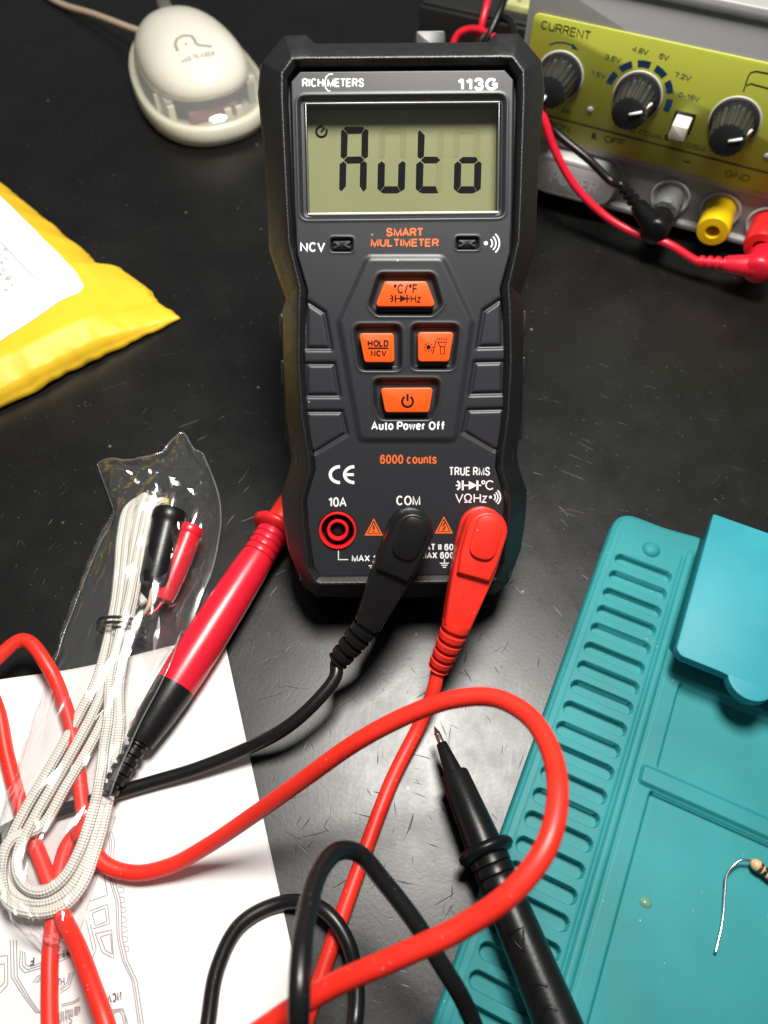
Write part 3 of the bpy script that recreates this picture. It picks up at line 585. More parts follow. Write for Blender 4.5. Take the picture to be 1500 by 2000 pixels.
part(blk, 'probe_nose', lathe([(1.4, 5.4), (1.55, 5.6), (2.6, 14.3), (2.7, 14.6)], A, ax, 32), M_black, world=True, angle=38)
part(blk, 'probe_barrel', lathe([(2.6, 14.3), (3.7, 14.5), (4.0, 15), (4.9, 33), (5.0, 35)], A, ax, 36), M_black, world=True, angle=38)
part(blk, 'finger_guard', lathe([(4.9, 34.4), (6.8, 34.7), (7.6, 35.6), (7.6, 36.6), (6.8, 37.5), (5, 37.9)], A, ax, 40), M_black, world=True)
rib = []
for k in range(3): rib += [(5.1, 37.6+k*2.7), (5.3, 38+k*2.7), (5.3, 39.9+k*2.7), (4.85, 40.1+k*2.7)]
hand = part(blk, 'probe_handle', lathe(rib+[(5.0, 45.8), (5.15, 50), (5.4, 60), (5.7, 75), (5.8, 95), (5.6, 112), (4.5, 122), (3.2, 125)], A, ax, 40), M_black, world=True, angle=30)
e1 = np.cross(ax, [0, 0, 1.]); e1 /= np.linalg.norm(e1); e2 = np.cross(e1, ax)
def on_handle(uv, R0, t0, a0):                 # wrap small relief marks round the handle
    return np.array([A+ax*(t0+v)+(R0+z)*(math.sin(a0+u/R0)*e1+math.cos(a0+u/R0)*e2) for u, v, z in uv])
mk = []
for P, cl in (([(-2, -2), (2.2, -2), (.1, 2.8)], True), (arc(0, 12, 2.2, 200, 340, 12)[::1], False), (arc(0, 17, 2.2, 200, 340, 12), False), ([(-2.4, 24), (2.4, 23.4)], False), ([(-2.4, 27), (2.4, 26.4)], False)):
    P = np.array([(-u, v) for u, v in P], float)
    if cl: P = np.vstack([P, P[:1]])
    Pd = np.vstack([P[i]+(P[i+1]-P[i])*t for i in range(len(P)-1) for t in (0, .5)]+[P[-1:]])
    r_ = tube([(u, v, 0) for u, v in Pd], .3, 6); mk.append((on_handle(r_[0], 5.35 if P[:, 1].mean() < 8 else 5.65, 58, .35), r_[1]))
part(blk, 'embossed_mark', join(*mk), M_black, world=True, parent=hand)

# ------------------------------------------------------------------ teal repair mat
M_teal = mat('teal_silicone', (.022, .225, .238), .52, spec=.24, bump=(1600, .12, .0001), var=.16, vscale=28, rvar=.08, speck=(300, .05, (.35, .55, .55)))
EX = np.array([.9063, -.4226, 0]); EY = np.array([.4226, .9063, 0]); RMAT = np.stack([EX, EY, np.array([0, 0, 1.])], 1)
mo = thing('repair_mat', 'teal silicone repair mat with a ladder of slots and recessed trays', 'work mat', (82, 146, 0), RMAT)
xs = np.arange(-1.6, 84, .34); ys = np.arange(-176, 4.6, .2); X, Y = np.meshgrid(xs, ys)
outl = round_poly([(-.9, -192), (94, -192), (94, 4), (27, 3.4), (16, 2.3), (-.6, 2.9)], [0, 0, 2, 8, 20, 8])
sd = sdf_poly(X, Y, outl)
Z = np.full(X.shape, 3.6); Z -= .5*sstep(-1.9, -1.3, sd); Z -= .9*sstep(-.9, 0, sd); Z -= 2.6*sstep(-.1, .3, sd)
Z += .25*np.exp(-((X-2.6)/.3)**2)*(Y < -6)*.6
for k in range(24):
    y0 = -17.1-7.06*k+.15*math.sin(k*2.1)
    s = np.hypot(np.maximum(np.abs(X-13.6)-7.4, 0), np.maximum(np.abs(Y-y0)-.0, 0))-2.15
    Z -= 3.1*(1-sstep(-.16, .1, s))
Z -= .5*np.exp(-((X-25.0)/.5)**2)*sstep(-5, -8, Y); Z += .55*np.exp(-(np.abs(X-26.7)/1.2)**4)*sstep(-3, -6, Y); Z -= .4*np.exp(-((X-28.4)/.45)**2)*sstep(-3, -7, Y)
tray = 1-sstep(-.3, .35, sdf_poly(X, Y, round_poly([(34.2, -80.8), (130, -80.8), (130, -51), (34.2, -51)], 2.2)))
tray2 = 1-sstep(-.3, .35, sdf_poly(X, Y, round_poly([(34.0, -240), (130, -240), (130, -87), (34.0, -87)], 1.5)))
Z -= 2.5*np.maximum(tray, tray2)
for y0, y1 in ((-51.2, -45), (-86.8, -80.9)):
    s = sdf_poly(X, Y, round_poly([(29.8, y0), (150, y0), (150, y1), (29.8, y1)], 1.6)); Z = np.where(s < .5, np.maximum(Z, 3.6+1.3*(1-sstep(-1.0, .3, s))-.0), Z)
rr = np.hypot(X-14.1, Y+9.3); Z += np.where(rr < 2.9, np.sqrt(np.maximum(2.9**2-rr**2, 0))*.6, 0)
for i, q in enumerate(np.ndindex(1, 1)): pass
Z += .12*np.sin(X*.07+Y*.05)*np.cos(Y*.031)
part(mo, 'mat_sheet', heightfield(xs, ys, np.maximum(Z, .02), sd < .35), M_teal)
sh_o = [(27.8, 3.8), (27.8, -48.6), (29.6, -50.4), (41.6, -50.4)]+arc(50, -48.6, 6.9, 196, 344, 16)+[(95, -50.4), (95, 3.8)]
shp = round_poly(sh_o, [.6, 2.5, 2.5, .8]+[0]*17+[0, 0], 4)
shelf = part(mo, 'raised_shelf', prism(shp, 13.2, 17, .5, 3, .4), mat('teal_silicone_lit', (.026, .27, .325), .5, spec=.28, bump=(1600, .12, .0001), var=.10, vscale=45, rvar=.06))  # same silicone as the sheet; stronger lamp light painted in, lighter and bluer
part(mo, 'shelf_support', prism(round_poly([(28.3, 3.2), (28.3, -42), (32, -45.5), (95, -45.5), (95, 3.2)], 1.5), 1.0, 13.4, .2, 2), M_teal, parent=shelf)
stain = part(mo, 'flux_stain', prism(round_poly(arc(40.5, -115.5, 1.8, 0, 330, 11, 1.3), .2), 1.08, 1.2), mat('dried_flux', (.13, .30, .20), .3), label='small yellowish flux stain')

res = thing('resistor', 'small tan resistor with colour bands and a bent silver lead, lying on the teal mat', 'resistor', gp(1470, 1685, 4))
RA = gp(1470, 1684, 3.6); RB = gp(1548, 1745, 3.2); rx = (RB-RA)/np.linalg.norm(RB-RA)
M_tan = mat('tan_lacquer', (.62, .40, .20), .35)
rb = part(res, 'body', lathe([(.3, -.6), (.9, -.3), (1.45, .4), (1.6, 1.2), (1.5, 2.0), (1.3, 2.6), (1.3, 6.6), (1.5, 7.2), (1.6, 8.2), (1.4, 9), (.4, 9.5)], RA, rx, 28), M_tan, world=True)
for t0, cc in ((1.7, (.09, .03, .015)), (3.1, (.012, .012, .012)), (4.7, (.6, .02, .03)), (6.4, (.5, .3, .05))):
    part(res, 'colour_band', lathe([(1.3, t0), (1.58 if t0 < 2 else 1.36, t0+.03), (1.5 if t0 < 2 else 1.36, t0+.85), (1.3, t0+.88)], RA, rx, 28), mat('resistor_band', cc, .4), world=True)
M_lead = mat('tinned_wire', (.8, .82, .85), .25, 1)
part(res, 'wire_lead', tube(spline([RA+rx*.2, gp(1462, 1681, 4.2), gp(1448, 1680, 4.4), gp(1433, 1690, 4), gp(1420, 1708, 3.2), gp(1416, 1740, 2.6), gp(1412, 1792, 2), gp(1406, 1825, 2), gp(1397, 1862, 2.2)], 10), .36, 10), M_lead, world=True)
part(res, 'wire_lead', tube([RB-rx*1.2, RB+rx*10+np.array([0, 0, -1.5]), RB+rx*26+np.array([0, 0, -1.7])], .36, 10), M_lead, world=True)

# ------------------------------------------------------------------ instruction sheet
M_paper = mat('white_paper', (.77, .755, .74), .7, bump=(500, .06, .0002))
M_print = mat('grey_print', (.30, .28, .29), .7); M_printdk = mat('dark_print', (.07, .07, .075), .7)
sheet = thing('instruction_sheet', 'white instruction sheet with a faint upside-down meter drawing, under the bagged probe', 'paper', gp(250, 1700, 0))
TL = gp(-260, 1395, 2.0); TR = gp(437, 1245, .6); BR = gp(655, 2240, .6); BL = TL+(BR-TR)
def paper_z(x, y, off=0):
    s = 1.1+.25*noise.noise(Vector((x*.02, y*.02, 0)))
    d = (x+95); s += 5.0*math.exp(-((x+118)/26)**2-((y-84)/18)**2)
    return max(.25, s)+off
V = []; F = []; nu, nv = 60, 60
for j in range(nv+1):
    for i in range(nu+1):
        a, b = i/nu, j/nv
        P = TL*(1-a)*(1-b)+TR*a*(1-b)+BL*(1-a)*b+BR*a*b
        if b < .02: P = P+EY*0
        V.append((P[0], P[1]+(.8*math.sin(a*9) if j == 0 else 0), paper_z(P[0], P[1])))
for j in range(nv):
    for i in range(nu): k = j*(nu+1)+i; F.append((k, k+nu+1, k+nu+2, k+1))
so = part(sheet, 'paper', (V, F), M_paper, world=True)
sm = so.modifiers.new('thick', 'SOLIDIFY'); sm.thickness = .15*K; sm.offset = -1
def pl(pts, w=.27):
    P = np.array([gp(x, y, 1.2)[:2] for x, y in pts]); Pd = np.vstack([P[i]+(P[i+1]-P[i])*t for i in range(len(P)-1) for t in (0, .25, .5, .75)]+[P[-1:]])
    g = ribbon(Pd, w); v = g[0].copy(); v[:, 2] = [paper_z(a, b, .09) for a, b, _ in v]; return v, g[1]
d2 = lambda x, y: (x/2.5, 1400+y/2.5); d7 = lambda x, y: (x/5, 1780+y/5)
lines = []
for off in (0, 7, 12):
    lines.append(pl([d2(545-off*2, 560), d2(560-off*2, 610), d2(548-off*2, 760), d2(590-off*2, 900), d2(597-off*2, 1080), d2(622-off*2, 1190), d2(670-off*2, 1290), d2(700-off*2, 1500)]))
for a in ([(430, 780), (505, 745), (525, 870), (440, 900)], [(435, 950), (525, 915), (535, 1010), (455, 1035)], [(465, 1060), (545, 1040), (555, 1180), (500, 1150), (465, 1060)], [(450, 960), (512, 935), (522, 1000), (466, 1020), (450, 960)], [(490, 1075), (540, 1060), (548, 1160), (515, 1140), (490, 1075)]):
    lines.append(pl([d2(*q) for q in a]))
for k in range(7):
    y = 830+k*48; lines.append(pl([d2(575+k*5, y), d2(603+k*4, y+6), d2(606+k*4, y+26), d2(580+k*5, y+32)], .18))
for off in (0, 5, 10): lines.append(pl([d7(100+off*6, 280), d7(110+off*6, 640), d7(230+off*5, 830), d7(350+off*4, 990), d7(560, 950-off*2)]))
for off in (0, 30, 60): lines.append(pl([d7(200+off*.7, 380+off*.3), d7(190+off, 540-off*.3), d7(240+off, 600-off), d7(520, 520-off), d7(690, 440-off)]))
for off in (0, 25, 45): lines.append(pl([d7(320+off, 700), d7(360+off, 640+off*.3), d7(420, 610+off)])); lines.append(pl([d7(590, 800-off), d7(680-off*.5, 740-off), d7(720-off, 590+off*.3)]))
for off in (0, 20): lines.append(pl([d7(780, 840+off), d7(720, 880+off), d7(600, 910+off)]))
for off in (0, 25): lines.append(pl([d7(1060, 1000+off), d7(1160, 960+off*.6), d7(1210-off*.7, 980+off), d7(1230-off*.7, 1100)]))
lines.append(pl([d7(0, 440), d7(75, 430), d7(75, 720), d7(0, 800)])); lines.append(pl([d7(0, 520), d7(45, 510), d7(45, 690), d7(0, 740)]))
lines.append(pl([d2(440, 1010), d2(470, 1130), d2(450, 1185)])); lines.append(pl([d2(420, 990), d2(455, 1140)]))
lines.append(pl([d2(500, 1470), d2(515, 1435), d2(600, 1425), d2(625, 1500)]))
part(sheet, 'printed_drawing', join(*lines), M_print, False, world=True)
def ptxt(s, a, b, h, m=M_printdk, bold=0.):   # upside-down lettering: a = start (right), b = end (left), h px tall
    A_ = gp(*a, 1.2); B_ = gp(*b, 1.2); d = (B_-A_); nrm = np.array([-d[1], d[0], 0]); nrm /= np.linalg.norm(nrm)
    g = fit(s, A_, B_, A_+nrm*h, bold); v = g[0].copy(); v[:, 2] = [paper_z(x, y, .1) for x, y, _ in v]; part(sheet, 'printed_lettering', (v, g[1]), m, False, world=True)
ptxt('NCV', d7(1185, 775), d7(1045, 815), 2.1, bold=.02)
ptxt('MULTIMETER', d7(785, 915), d7(560, 985), 2.2, M_print, .02); ptxt('SMART', d7(705, 1000), d7(480, 1070), 2.2, M_print, .02)
ptxt('Hz', d7(630, 640), d7(560, 660), 1.8); ptxt('HOLD', d7(700, 350), d7(610, 380), 1.9); ptxt('F', d7(340, 440), d7(290, 450), 2.0, bold=.03)

# ------------------------------------------------------------------ bagged thermocouple lead
def braid():
    m, nt, b = nodes('white_braid'); L = nt.links
    uv = N(nt, 'ShaderNodeUVMap'); sp = N(nt, 'ShaderNodeSeparateXYZ'); L.new(uv.outputs[0], sp.inputs[0])
    def mth(op, x, y):
        n = N(nt, 'ShaderNodeMath', operation=op)
        for i, q in enumerate((x, y)):
            if q is None: continue
            if isinstance(q, (int, float)): n.inputs[i].default_value = q
            else: L.new(q, n.inputs[i])
        return n.outputs[0]
    a = mth('MULTIPLY', sp.outputs[0], 2*PI/1.5); c = mth('MULTIPLY', sp.outputs[1], 2*PI*5)
    h = mth('MULTIPLY', mth('SINE', mth('ADD', a, c), None), mth('SINE', mth('SUBTRACT', a, c), None))
    bp = N(nt, 'ShaderNodeBump'); bp.inputs['Strength'].default_value = .55; bp.inputs['Distance'].default_value = .0004; L.new(h, bp.inputs['Height']); L.new(bp.outputs[0], b.inputs['Normal'])
    mx = N(nt, 'ShaderNodeMix', data_type='RGBA'); mr = N(nt, 'ShaderNodeMapRange'); mr.inputs[1].default_value = -1.1; mr.inputs[2].default_value = 0; L.new(h, mr.inputs[0]); L.new(mr.outputs[0], mx.inputs[0])
    mx.inputs[6].default_value = (.66, .63, .54, 1); mx.inputs[7].default_value = (.82, .80, .73, 1); L.new(mx.outputs[2], b.inputs['Base Color']); b.inputs['Roughness'].default_value = .6
    return m
tl = thing('thermocouple_lead', 'coiled white braided thermocouple lead with black and red plugs, inside the clear bag', 'thermocouple', gp(180, 1400, 1))
top = [(262, 1120), (250, 1050), (256, 1000), (276, 978), (300, 977)]
def cz(z): return lambda L: [gp(x, y, z+dz) for x, y, dz in L]
loops = []
Ldown = [(276, 977, 9), (250, 995, 9), (237, 1045, 8), (232, 1110, 8), (226, 1170, 8), (217, 1220, 8), (207, 1265, 8), (188, 1330, 7), (158, 1390, 6), (126, 1450, 6), (92, 1510, 6), (45, 1590, 6), (14, 1660, 6), (12, 1715, 6), (34, 1750, 6), (80, 1762, 6), (126, 1745, 6), (163, 1690, 6), (192, 1610, 7), (208, 1530, 8), (214, 1470, 8), (222, 1410, 9), (222, 1340, 10), (232, 1270, 11), (240, 1222, 11), (248, 1170, 11), (256, 1110, 11), (264, 1050, 11), (274, 1000, 12)]
Ldown2 = [(284, 970, 12), (262, 990, 10.5), (250, 1040, 9), (243, 1110, 9), (236, 1170, 9), (228, 1222, 9), (222, 1270, 9), (206, 1335, 8), (178, 1400, 8), (146, 1460, 8), (112, 1520, 8), (66, 1600, 8), (36, 1665, 8), (35, 1705, 8), (56, 1735, 8), (88, 1740, 8), (124, 1715, 8), (152, 1668, 8), (180, 1590, 9), (196, 1520, 10), (203, 1460, 10), (212, 1400, 11), (214, 1335, 12), (226, 1270, 13), (238, 1224, 13), (252, 1170, 13), (264, 1110, 13), (276, 1050, 13), (287, 1000, 13)]
Ldown3 = [(296, 975, 13), (282, 985, 12), (268, 1030, 11), (258, 1100, 10.5), (250, 1165, 10), (243, 1222, 9.5), (238, 1275, 8), (226, 1345, 6), (198, 1415, 6), (164, 1478, 6), (130, 1535, 6), (80, 1615, 6), (22, 1640, 9), (2, 1690, 9), (16, 1762, 7), (70, 1782, 6), (120, 1772, 6), (160, 1730, 6), (190, 1650, 6), (210, 1570, 7), (226, 1480, 7), (234, 1420, 8), (233, 1345, 9), (243, 1275, 10), (250, 1222, 10), (262, 1165, 11), (274, 1100, 12), (284, 1040, 13), (294, 1000, 13), (307, 982, 12), (318, 979, 11)]
path = [gp(*p) for p in Ldown+Ldown2+Ldown3]
part(tl, 'braided_cable', tube(spline([gp(282, 1180, 6), gp(262, 1150, 7), gp(258, 1080, 8), gp(264, 1010, 9)]+path, 7), 1.55, 14), braid(), world=True)
part(tl, 'sensing_bead', tube(spline([gp(316, 979, 11), gp(324, 981, 10.5), gp(327, 985, 10)], 5), [1.6]*10+[1.0], 12), mat('yellowed_glue', (.6, .48, .12), .4), world=True)
A = gp(333, 1000, 12); B = gp(296, 1155, 9); ax = (B-A)/np.linalg.norm(B-A)
bp_ = part(tl, 'black_plug', lathe([(4.0, 0), (5.6, .2), (5.9, 1), (5.9, 4), (5.5, 4.6), (5.35, 7), (5.1, 25), (4.5, 27), (2, 27.2)], A, ax, 32), M_black, world=True, angle=38)
part(tl, 'plug_pin', lathe([(.8, -7.5), (1.4, -6.6), (1.6, -4), (1.5, -1), (1.5, 1)], A, ax, 20), M_metal, world=True, parent=bp_)
part(tl, 'plug_wire', tube(spline([B-ax*1, B+ax*6, gp(262, 1215, 5)], 6), .7, 8), mat('tan_wire', (.55, .42, .3), .5), world=True)
A = gp(374, 1030, 9); B = gp(316, 1180, 6); ax = (B-A)/np.linalg.norm(B-A)
rp_ = part(tl, 'red_plug', lathe([(3.0, 0), (4.3, .2), (4.5, 1), (4.4, 3), (4.1, 3.4), (4.3, 12), (3.4, 25), (2.9, 27), (1.5, 27.2)], A, ax, 32), M_redprobe, world=True, angle=38)
part(tl, 'plug_pin', lathe([(.8, -7.5), (1.4, -6.6), (1.6, -4), (1.5, -1), (1.5, 1)], A, ax, 20), M_metal, world=True, parent=rp_)
part(tl, 'plug_wire', tube(spline([B-ax*1, gp(300, 1195, 6), gp(270, 1206, 7), gp(250, 1225, 8)], 6), .55, 8), M_redprobe, world=True)
tie = thing('twist_tie', 'black twist tie wrapped twice around the white braided coil', 'cable tie', gp(235, 1222, 2))
tp = []
for k in range(60):
    a = 2*PI*k/26; P = gp(236, 1218+k*.38, 8.5); tp.append(P+np.array([7.2*math.cos(a), -.5*math.cos(a), 5.8*math.sin(a)]))
part(tie, 'tie_wire', tube(tp, .55, 8), M_black, world=True)

bag = thing('plastic_bag', 'crinkled clear plastic bag lying over the red probe and the paper', 'plastic bag', gp(230, 1350, 0))
nc = 34
rows = [((190, 905), (396, 886)), ((202, 940), (425, 960)), ((215, 975), (431, 1000)), ((222, 1005), (430, 1035)), ((192, 1070), (415, 1110)), ((153, 1165), (380, 1200)), ((104, 1300), (356, 1325)), ((58, 1450), (286, 1455)), ((2, 1600), (226, 1595)), ((-16, 1700), (182, 1738)), ((20, 1790), (150, 1835)), ((90, 1868), (138, 1858))]
LP = spline([gp(*a, 1.5) for a, b in rows], 6); RP = spline([gp(*b, 1.5) for a, b in rows], 6); nr = len(LP)
def tri(x): return abs((x % 1.0)*2-1)
_pa = gp(575, 975, 8.5); _pb = gp(240, 1500, 7.4); _pu = (_pb-_pa)/np.linalg.norm(_pb-_pa)
def over_probe(x, y):
    d = np.array([x-_pa[0], y-_pa[1]]); u2 = _pu[:2]/np.linalg.norm(_pu[:2]); al = float(d@u2); ac = float(d[0]*u2[1]-d[1]*u2[0])
    r = 7.2 if al < 74 else max(4, 7.2-(al-74)*.15)
    return 8.2+math.sqrt(max(0, r*r-ac*ac))+.5 if abs(ac) < r and al < 112 else 0
def bag_z(x, y, s, t, bottom=False):
    z = bag_z0(x, y, s, t, bottom); return z if bottom else max(z, over_probe(x, y))
def bag_z0(x, y, s, t, bottom=False):
    edge = math.sin(PI*min(1, max(0, t)))**.45*min(1, s*7+.25)*min(1, (1-s)*9+.15)
    if bottom: return .5+1.0*edge
    base = 15.5-4.5*s
    n1 = noise.noise(Vector((x*.045, y*.045, 3)));  n2 = noise.noise(Vector((x*.10, y*.10, 9)))
    u = x*.88+y*.47; v = -x*.47+y*.88
    ph = (x/10.5+y*.012+n1*.9) % 1.0; lean = .34+.11*n2
    saw = (.5-ph/.68)*10.5*.68*lean if ph < .68 else ((ph-.68)/.32-.5)*10.5*.68*lean
    ph2 = (x/5.3-y*.03+n2*.6) % 1.0; saw2 = (.5-ph2/.6)*.9 if ph2 < .6 else ((ph2-.6)/.4-.5)*.9
    cre = saw*(.95+.5*n1)+saw2*(.5+n2)+(tri(y*.035+x*.012+n1*1.1)-.5)*1.6+.12*y*0
    crump = 0
    if s < .3:
        sw = (-.755*x+.65*y)/7.5+n1*1.3; ph3 = sw % 1.0; l3 = .44+.13*n2
        s3 = (ph3/.7-.5)*7.5*.7*l3 if ph3 < .7 else (.5-(ph3-.7)/.3)*7.5*.7*l3
        k = 1-s/.3; crump = k*s3*.9-k*saw*.7+k*(1.2*(tri(x*.11+y*.03+n2*1.2)-.5)+1.5*(tri(-x*.05+y*.13+n1*1.6)-.5)+.8*(tri(x*.2+y*.17+n2)-.5))
        base = base-2*k
    return max(.8, 1.2+base*edge+(cre+crump)*(.25+.75*edge))
V = []; F = []
for j in range(nr):
    for i in range(nc+1):
        t = i/nc; s = j/(nr-1)
        if 0 < i < nc: t += random.uniform(-.38, .38)/nc
        P = LP[j]*(1-t)+RP[j]*t
        if 0 < i < nc and 0 < j < nr-1: P = P+np.array([random.uniform(-.5, .5), random.uniform(-.5, .5), 0])
        if j < 7: P = P+(7-j)/7*np.array([0, 9.5*math.exp(-((t-.78)/.10)**2)-2.2*math.exp(-((t-.4)/.2)**2), 0])
        V.append((P[0], P[1], bag_z(P[0], P[1], s, t)))
for j in range(nr):
    for i in range(nc+1):
        x, y, z = V[j*(nc+1)+i]; V.append((x, y, min(z, bag_z(x, y, j/(nr-1), i/nc, True))))
n0 = nr*(nc+1)
for j in range(nr-1):
    for i in range(nc):
        k = j*(nc+1)+i; q = (k, k+nc+1, k+nc+2, k+1)
        if random.random() < .5: F += [(q[0], q[1], q[2]), (q[0], q[2], q[3])]
        else: F += [(q[0], q[1], q[3]), (q[1], q[2], q[3])]
        F.append((n0+k, n0+k+1, n0+k+nc+2, n0+k+nc+1))
M_bag = clear_film('clear_film', (.985, .985, .985), 1.5, 2.4, .014, .15)
film = part(bag, 'film', (V, F), M_bag, world=True, angle=24)
M_seal = clear_film('sealed_film', (.97, .97, .97), 1.5, 2.5, .10, .12)
for side in (0, nc):
    part(bag, 'side_seal', tube([np.array(V[j*(nc+1)+side])+(0, 0, .3) for j in range(nr)], .22, 6), M_seal, world=True, parent=film)
for row in (0, nr-1):
    part(bag, 'end_seal', tube([np.array(V[row*(nc+1)+i])+(0, 0, .3) for i in range(nc+1)], .22, 6), M_seal, world=True, parent=film)

# ------------------------------------------------------------------ padded mailer
M_yellow = mat('yellow_paper', (.86, .54, .022), .5, bump=(220, .25, .0006), var=.05, vscale=30)
mail = thing('padded_mailer', 'yellow padded envelope with a white address label, corner crumpled', 'mailer', gp(120, 600, 0))
cor = gp(343, 612, 4); e1m = gp(0, 325, 8); e2m = gp(0, 790, 3)
da = e1m-cor; db = e2m-cor; da[2] = db[2] = 0; da /= np.linalg.norm(da); db /= np.linalg.norm(db)
def mz(a, b):          # a, b: mm from the corner along the two edges
    ea = min(a, 60); eb = min(b, 60); e = (.35+.65*min(1, a/10))**.7*min(1, a/2+.35)*min(1, b/15)**.55*(1-.62*math.exp(-(a/34)**4)*math.exp(-(b/26)**4))
    P = cor+da*a+db*b; n1 = noise.noise(Vector((P[0]*.03, P[1]*.03, 2))); n2 = noise.noise(Vector((P[0]*.09, P[1]*.09, 5)))
    w = .8*n1+(.6*n2+.8*(tri(a*.03+b*.02+n1)-.5))*math.exp(-b/22)+.8*(tri(a*.045-b*.01+n2*.5)-.5)*math.exp(-b/11)*2
    w += 1.1*(.5+1.6*n1)*(tri(b*.06+n2*1.6+a*.01)-.5)*math.exp(-a/6)+1.1*noise.noise(Vector((b*.16, a*.1, 7)))*math.exp(-a/6)+.5*(tri(a*.06+b*.05+n1*1.5)-.5)*math.exp(-a/25)
    return 1.5+13.0*e+w*min(1, (a+b)/14)*min(1, .35+b/8)
edge_a = lambda a: 2.0*noise.noise(Vector((a*.05, 1, 0)))+.8*noise.noise(Vector((a*.25, 3, 0)))
V = []; F = []; na, nb = 110, 110; La, Lb = 190, 150
for j in range(nb+1):
    for i in range(na+1):
        a = La*(i/na)**1.25; b = Lb*(j/nb)**1.25
        off = edge_a(a)*math.exp(-b/10)+(5.0*float(sstep(40, 47, np.array(a)))-1.0)*math.exp(-b/25); off2 = (1.2*noise.noise(Vector((b*.05, 9, 0)))+.6*noise.noise(Vector((b*.17, 4, 0))))*math.exp(-a/7)+(3.2*math.exp(-((b-24)/9)**2)-1.5*math.exp(-((b-8)/7)**2))*math.exp(-a/14)*0
        P = cor+da*(a+off2)+db*(b+off); V.append((P[0], P[1], mz(a, b)))
for j in range(nb):
    for i in range(na): k = j*(na+1)+i; F.append((k, k+1, k+na+2, k+na+1))
# skirt down to the desk along the two visible edges
base = len(V); ia = [i for i in range(na+1)]; jb = [j*(na+1) for j in range(1, nb+1)]
def skirt(idx, inward):
    global V, F
    prev = None
    for c, k in enumerate(idx):
        x, y, z = V[k]; wob = .7*noise.noise(Vector((x*.15, y*.15, 4)))
        row = [k]
        for dz, din in ((.55, -.9+wob), (.25, .5+wob), (.03, 1.6)):
            V.append((x+inward[0]*din, y+inward[1]*din, max(.05, z*dz))); row.append(len(V)-1)
        if prev:
            for q in range(3): F.append((prev[q], row[q], row[q+1], prev[q+1]))
        prev = row
skirt(ia, db); skirt([0]+jb, da)
part(mail, 'envelope', (V, F), M_yellow, world=True)
def on_mail(P): # world xy -> height
    d = np.array([P[0]-cor[0], P[1]-cor[1]]); Mt = np.array([[da[0], db[0]], [da[1], db[1]]]); a, b = np.linalg.solve(Mt, d); return mz(max(a, 0), max(b, 0))
def fixp(x, y):       # the pixel's point on the mailer's top
    z = 12.
    for _ in range(8): z = on_mail(gp(x, y, z))
    return gp(x, y, z)
q00 = fixp(177, 566); q10 = fixp(2, 385); q01 = fixp(6, 664); V = []; F = []; nn_ = 40
for j in range(nn_+1):
    for i in range(nn_+1):
        a = i/nn_*1.25; b = j/nn_*1.25
        if i < 4 and j < 4: a += .004*max(0, 4-i-j)*2; b += .004*max(0, 4-i-j)*2
        P = q00+(q10-q00)*a+(q01-q00)*b; V.append((P[0], P[1], on_mail(P)+.35))
for j in range(nn_):
    for i in range(nn_): k = j*(nn_+1)+i; F.append((k, k+1, k+nn_+2, k+nn_+1))
lab = part(mail, 'address_label', (V, F), mat('label_paper', (.82, .82, .82), .6), world=True)
ll = np.array([fixp(-8+k*(76/12), 464+k*(80/12)) for k in range(13)]); g = ribbon(ll[:, :2], .3); v = g[0].copy(); v[:, 2] = [on_mail(p)+.5 for p in v]
part(mail, 'label_line', (v, g[1]), mat('grey_toner', (.30, .30, .31), .6), False, world=True, parent=lab)
for s, x, y in (('D', 12, 493), ('Z', 0, 501), ('2', 13, 511), ('9', 4, 519), ('O', 8, 533), ('D', 20, 547), ('/', 10, 541), ('S', 15, 551), ('S', 2, 541), ('S', 13, 572), ('"', 44, 553), ('r', 26, 561)):
    P = fixp(x, y); rgt = fixp(x+7, y-5)-P; upv = np.array([-rgt[1], rgt[0], 0]); upv = upv/np.linalg.norm(upv)*2.2; rgt = rgt/np.linalg.norm(rgt)*1.5
    g = fit(s, P, P+rgt, P+upv); v = g[0].copy(); v[:, 2] = [on_mail(p)+.5 for p in v]
    part(mail, 'label_lettering', (v, g[1]), bpy.data.materials['grey_toner'], False, world=True, parent=lab)

# ------------------------------------------------------------------ mouse
MX = np.array([.903, .430, 0]); MY = np.array([-.430, .903, 0]); RMS = np.stack([MX, MY, np.array([0, 0, 1.])], 1)
ms = thing('computer_mouse', 'cream wired computer mouse with a see-through rear, beside the meter', 'mouse', (-102.5, 424, 0), RMS)
M_cream = mat('cream_plastic', (.80, .77, .66), .24, bump=(1200, .05, .0001)); M_cream2 = mat('cream_base_plastic', (.70, .68, .53), .3)
M_clear = clear_film('clear_plastic', (.96, .96, .92), 1.5, 1.8, .16, .07)
def egg(a, hw, y0, y1, p=2.4, sharp=1.0):
    c, s = math.cos(a), math.sin(a); x = hw*math.copysign(abs(c)**(2/p), c); y = (y0+y1)/2+(y1-y0)/2*math.copysign(abs(s)**(2/p), s)
    return x*(1-.10*(y-(y0+y1)/2)/((y1-y0)/2)), y
SG = 72
def rings_geo(rs, cap0=True, cap1=True):
    V = []; F = []
    for r in rs: V += r
    for k in range(len(rs)-1):
        for i in range(SG): j = (i+1) % SG; F.append((k*SG+i, k*SG+j, (k+1)*SG+j, (k+1)*SG+i))
    if cap0: F.append(tuple(range(SG-1, -1, -1)))
    if cap1: F.append(tuple(range((len(rs)-1)*SG, len(rs)*SG)))
    return np.array(V), F
def ering(hw, y0, y1, z, zf=None, p=2.3): 
    out = []
    for k in range(SG):
        x, y = egg(2*PI*k/SG, hw, y0, y1, p); t = (y-y0)/(y1-y0); out.append((x, y, z if zf is None else z*(1-t)+zf*t))
    return out
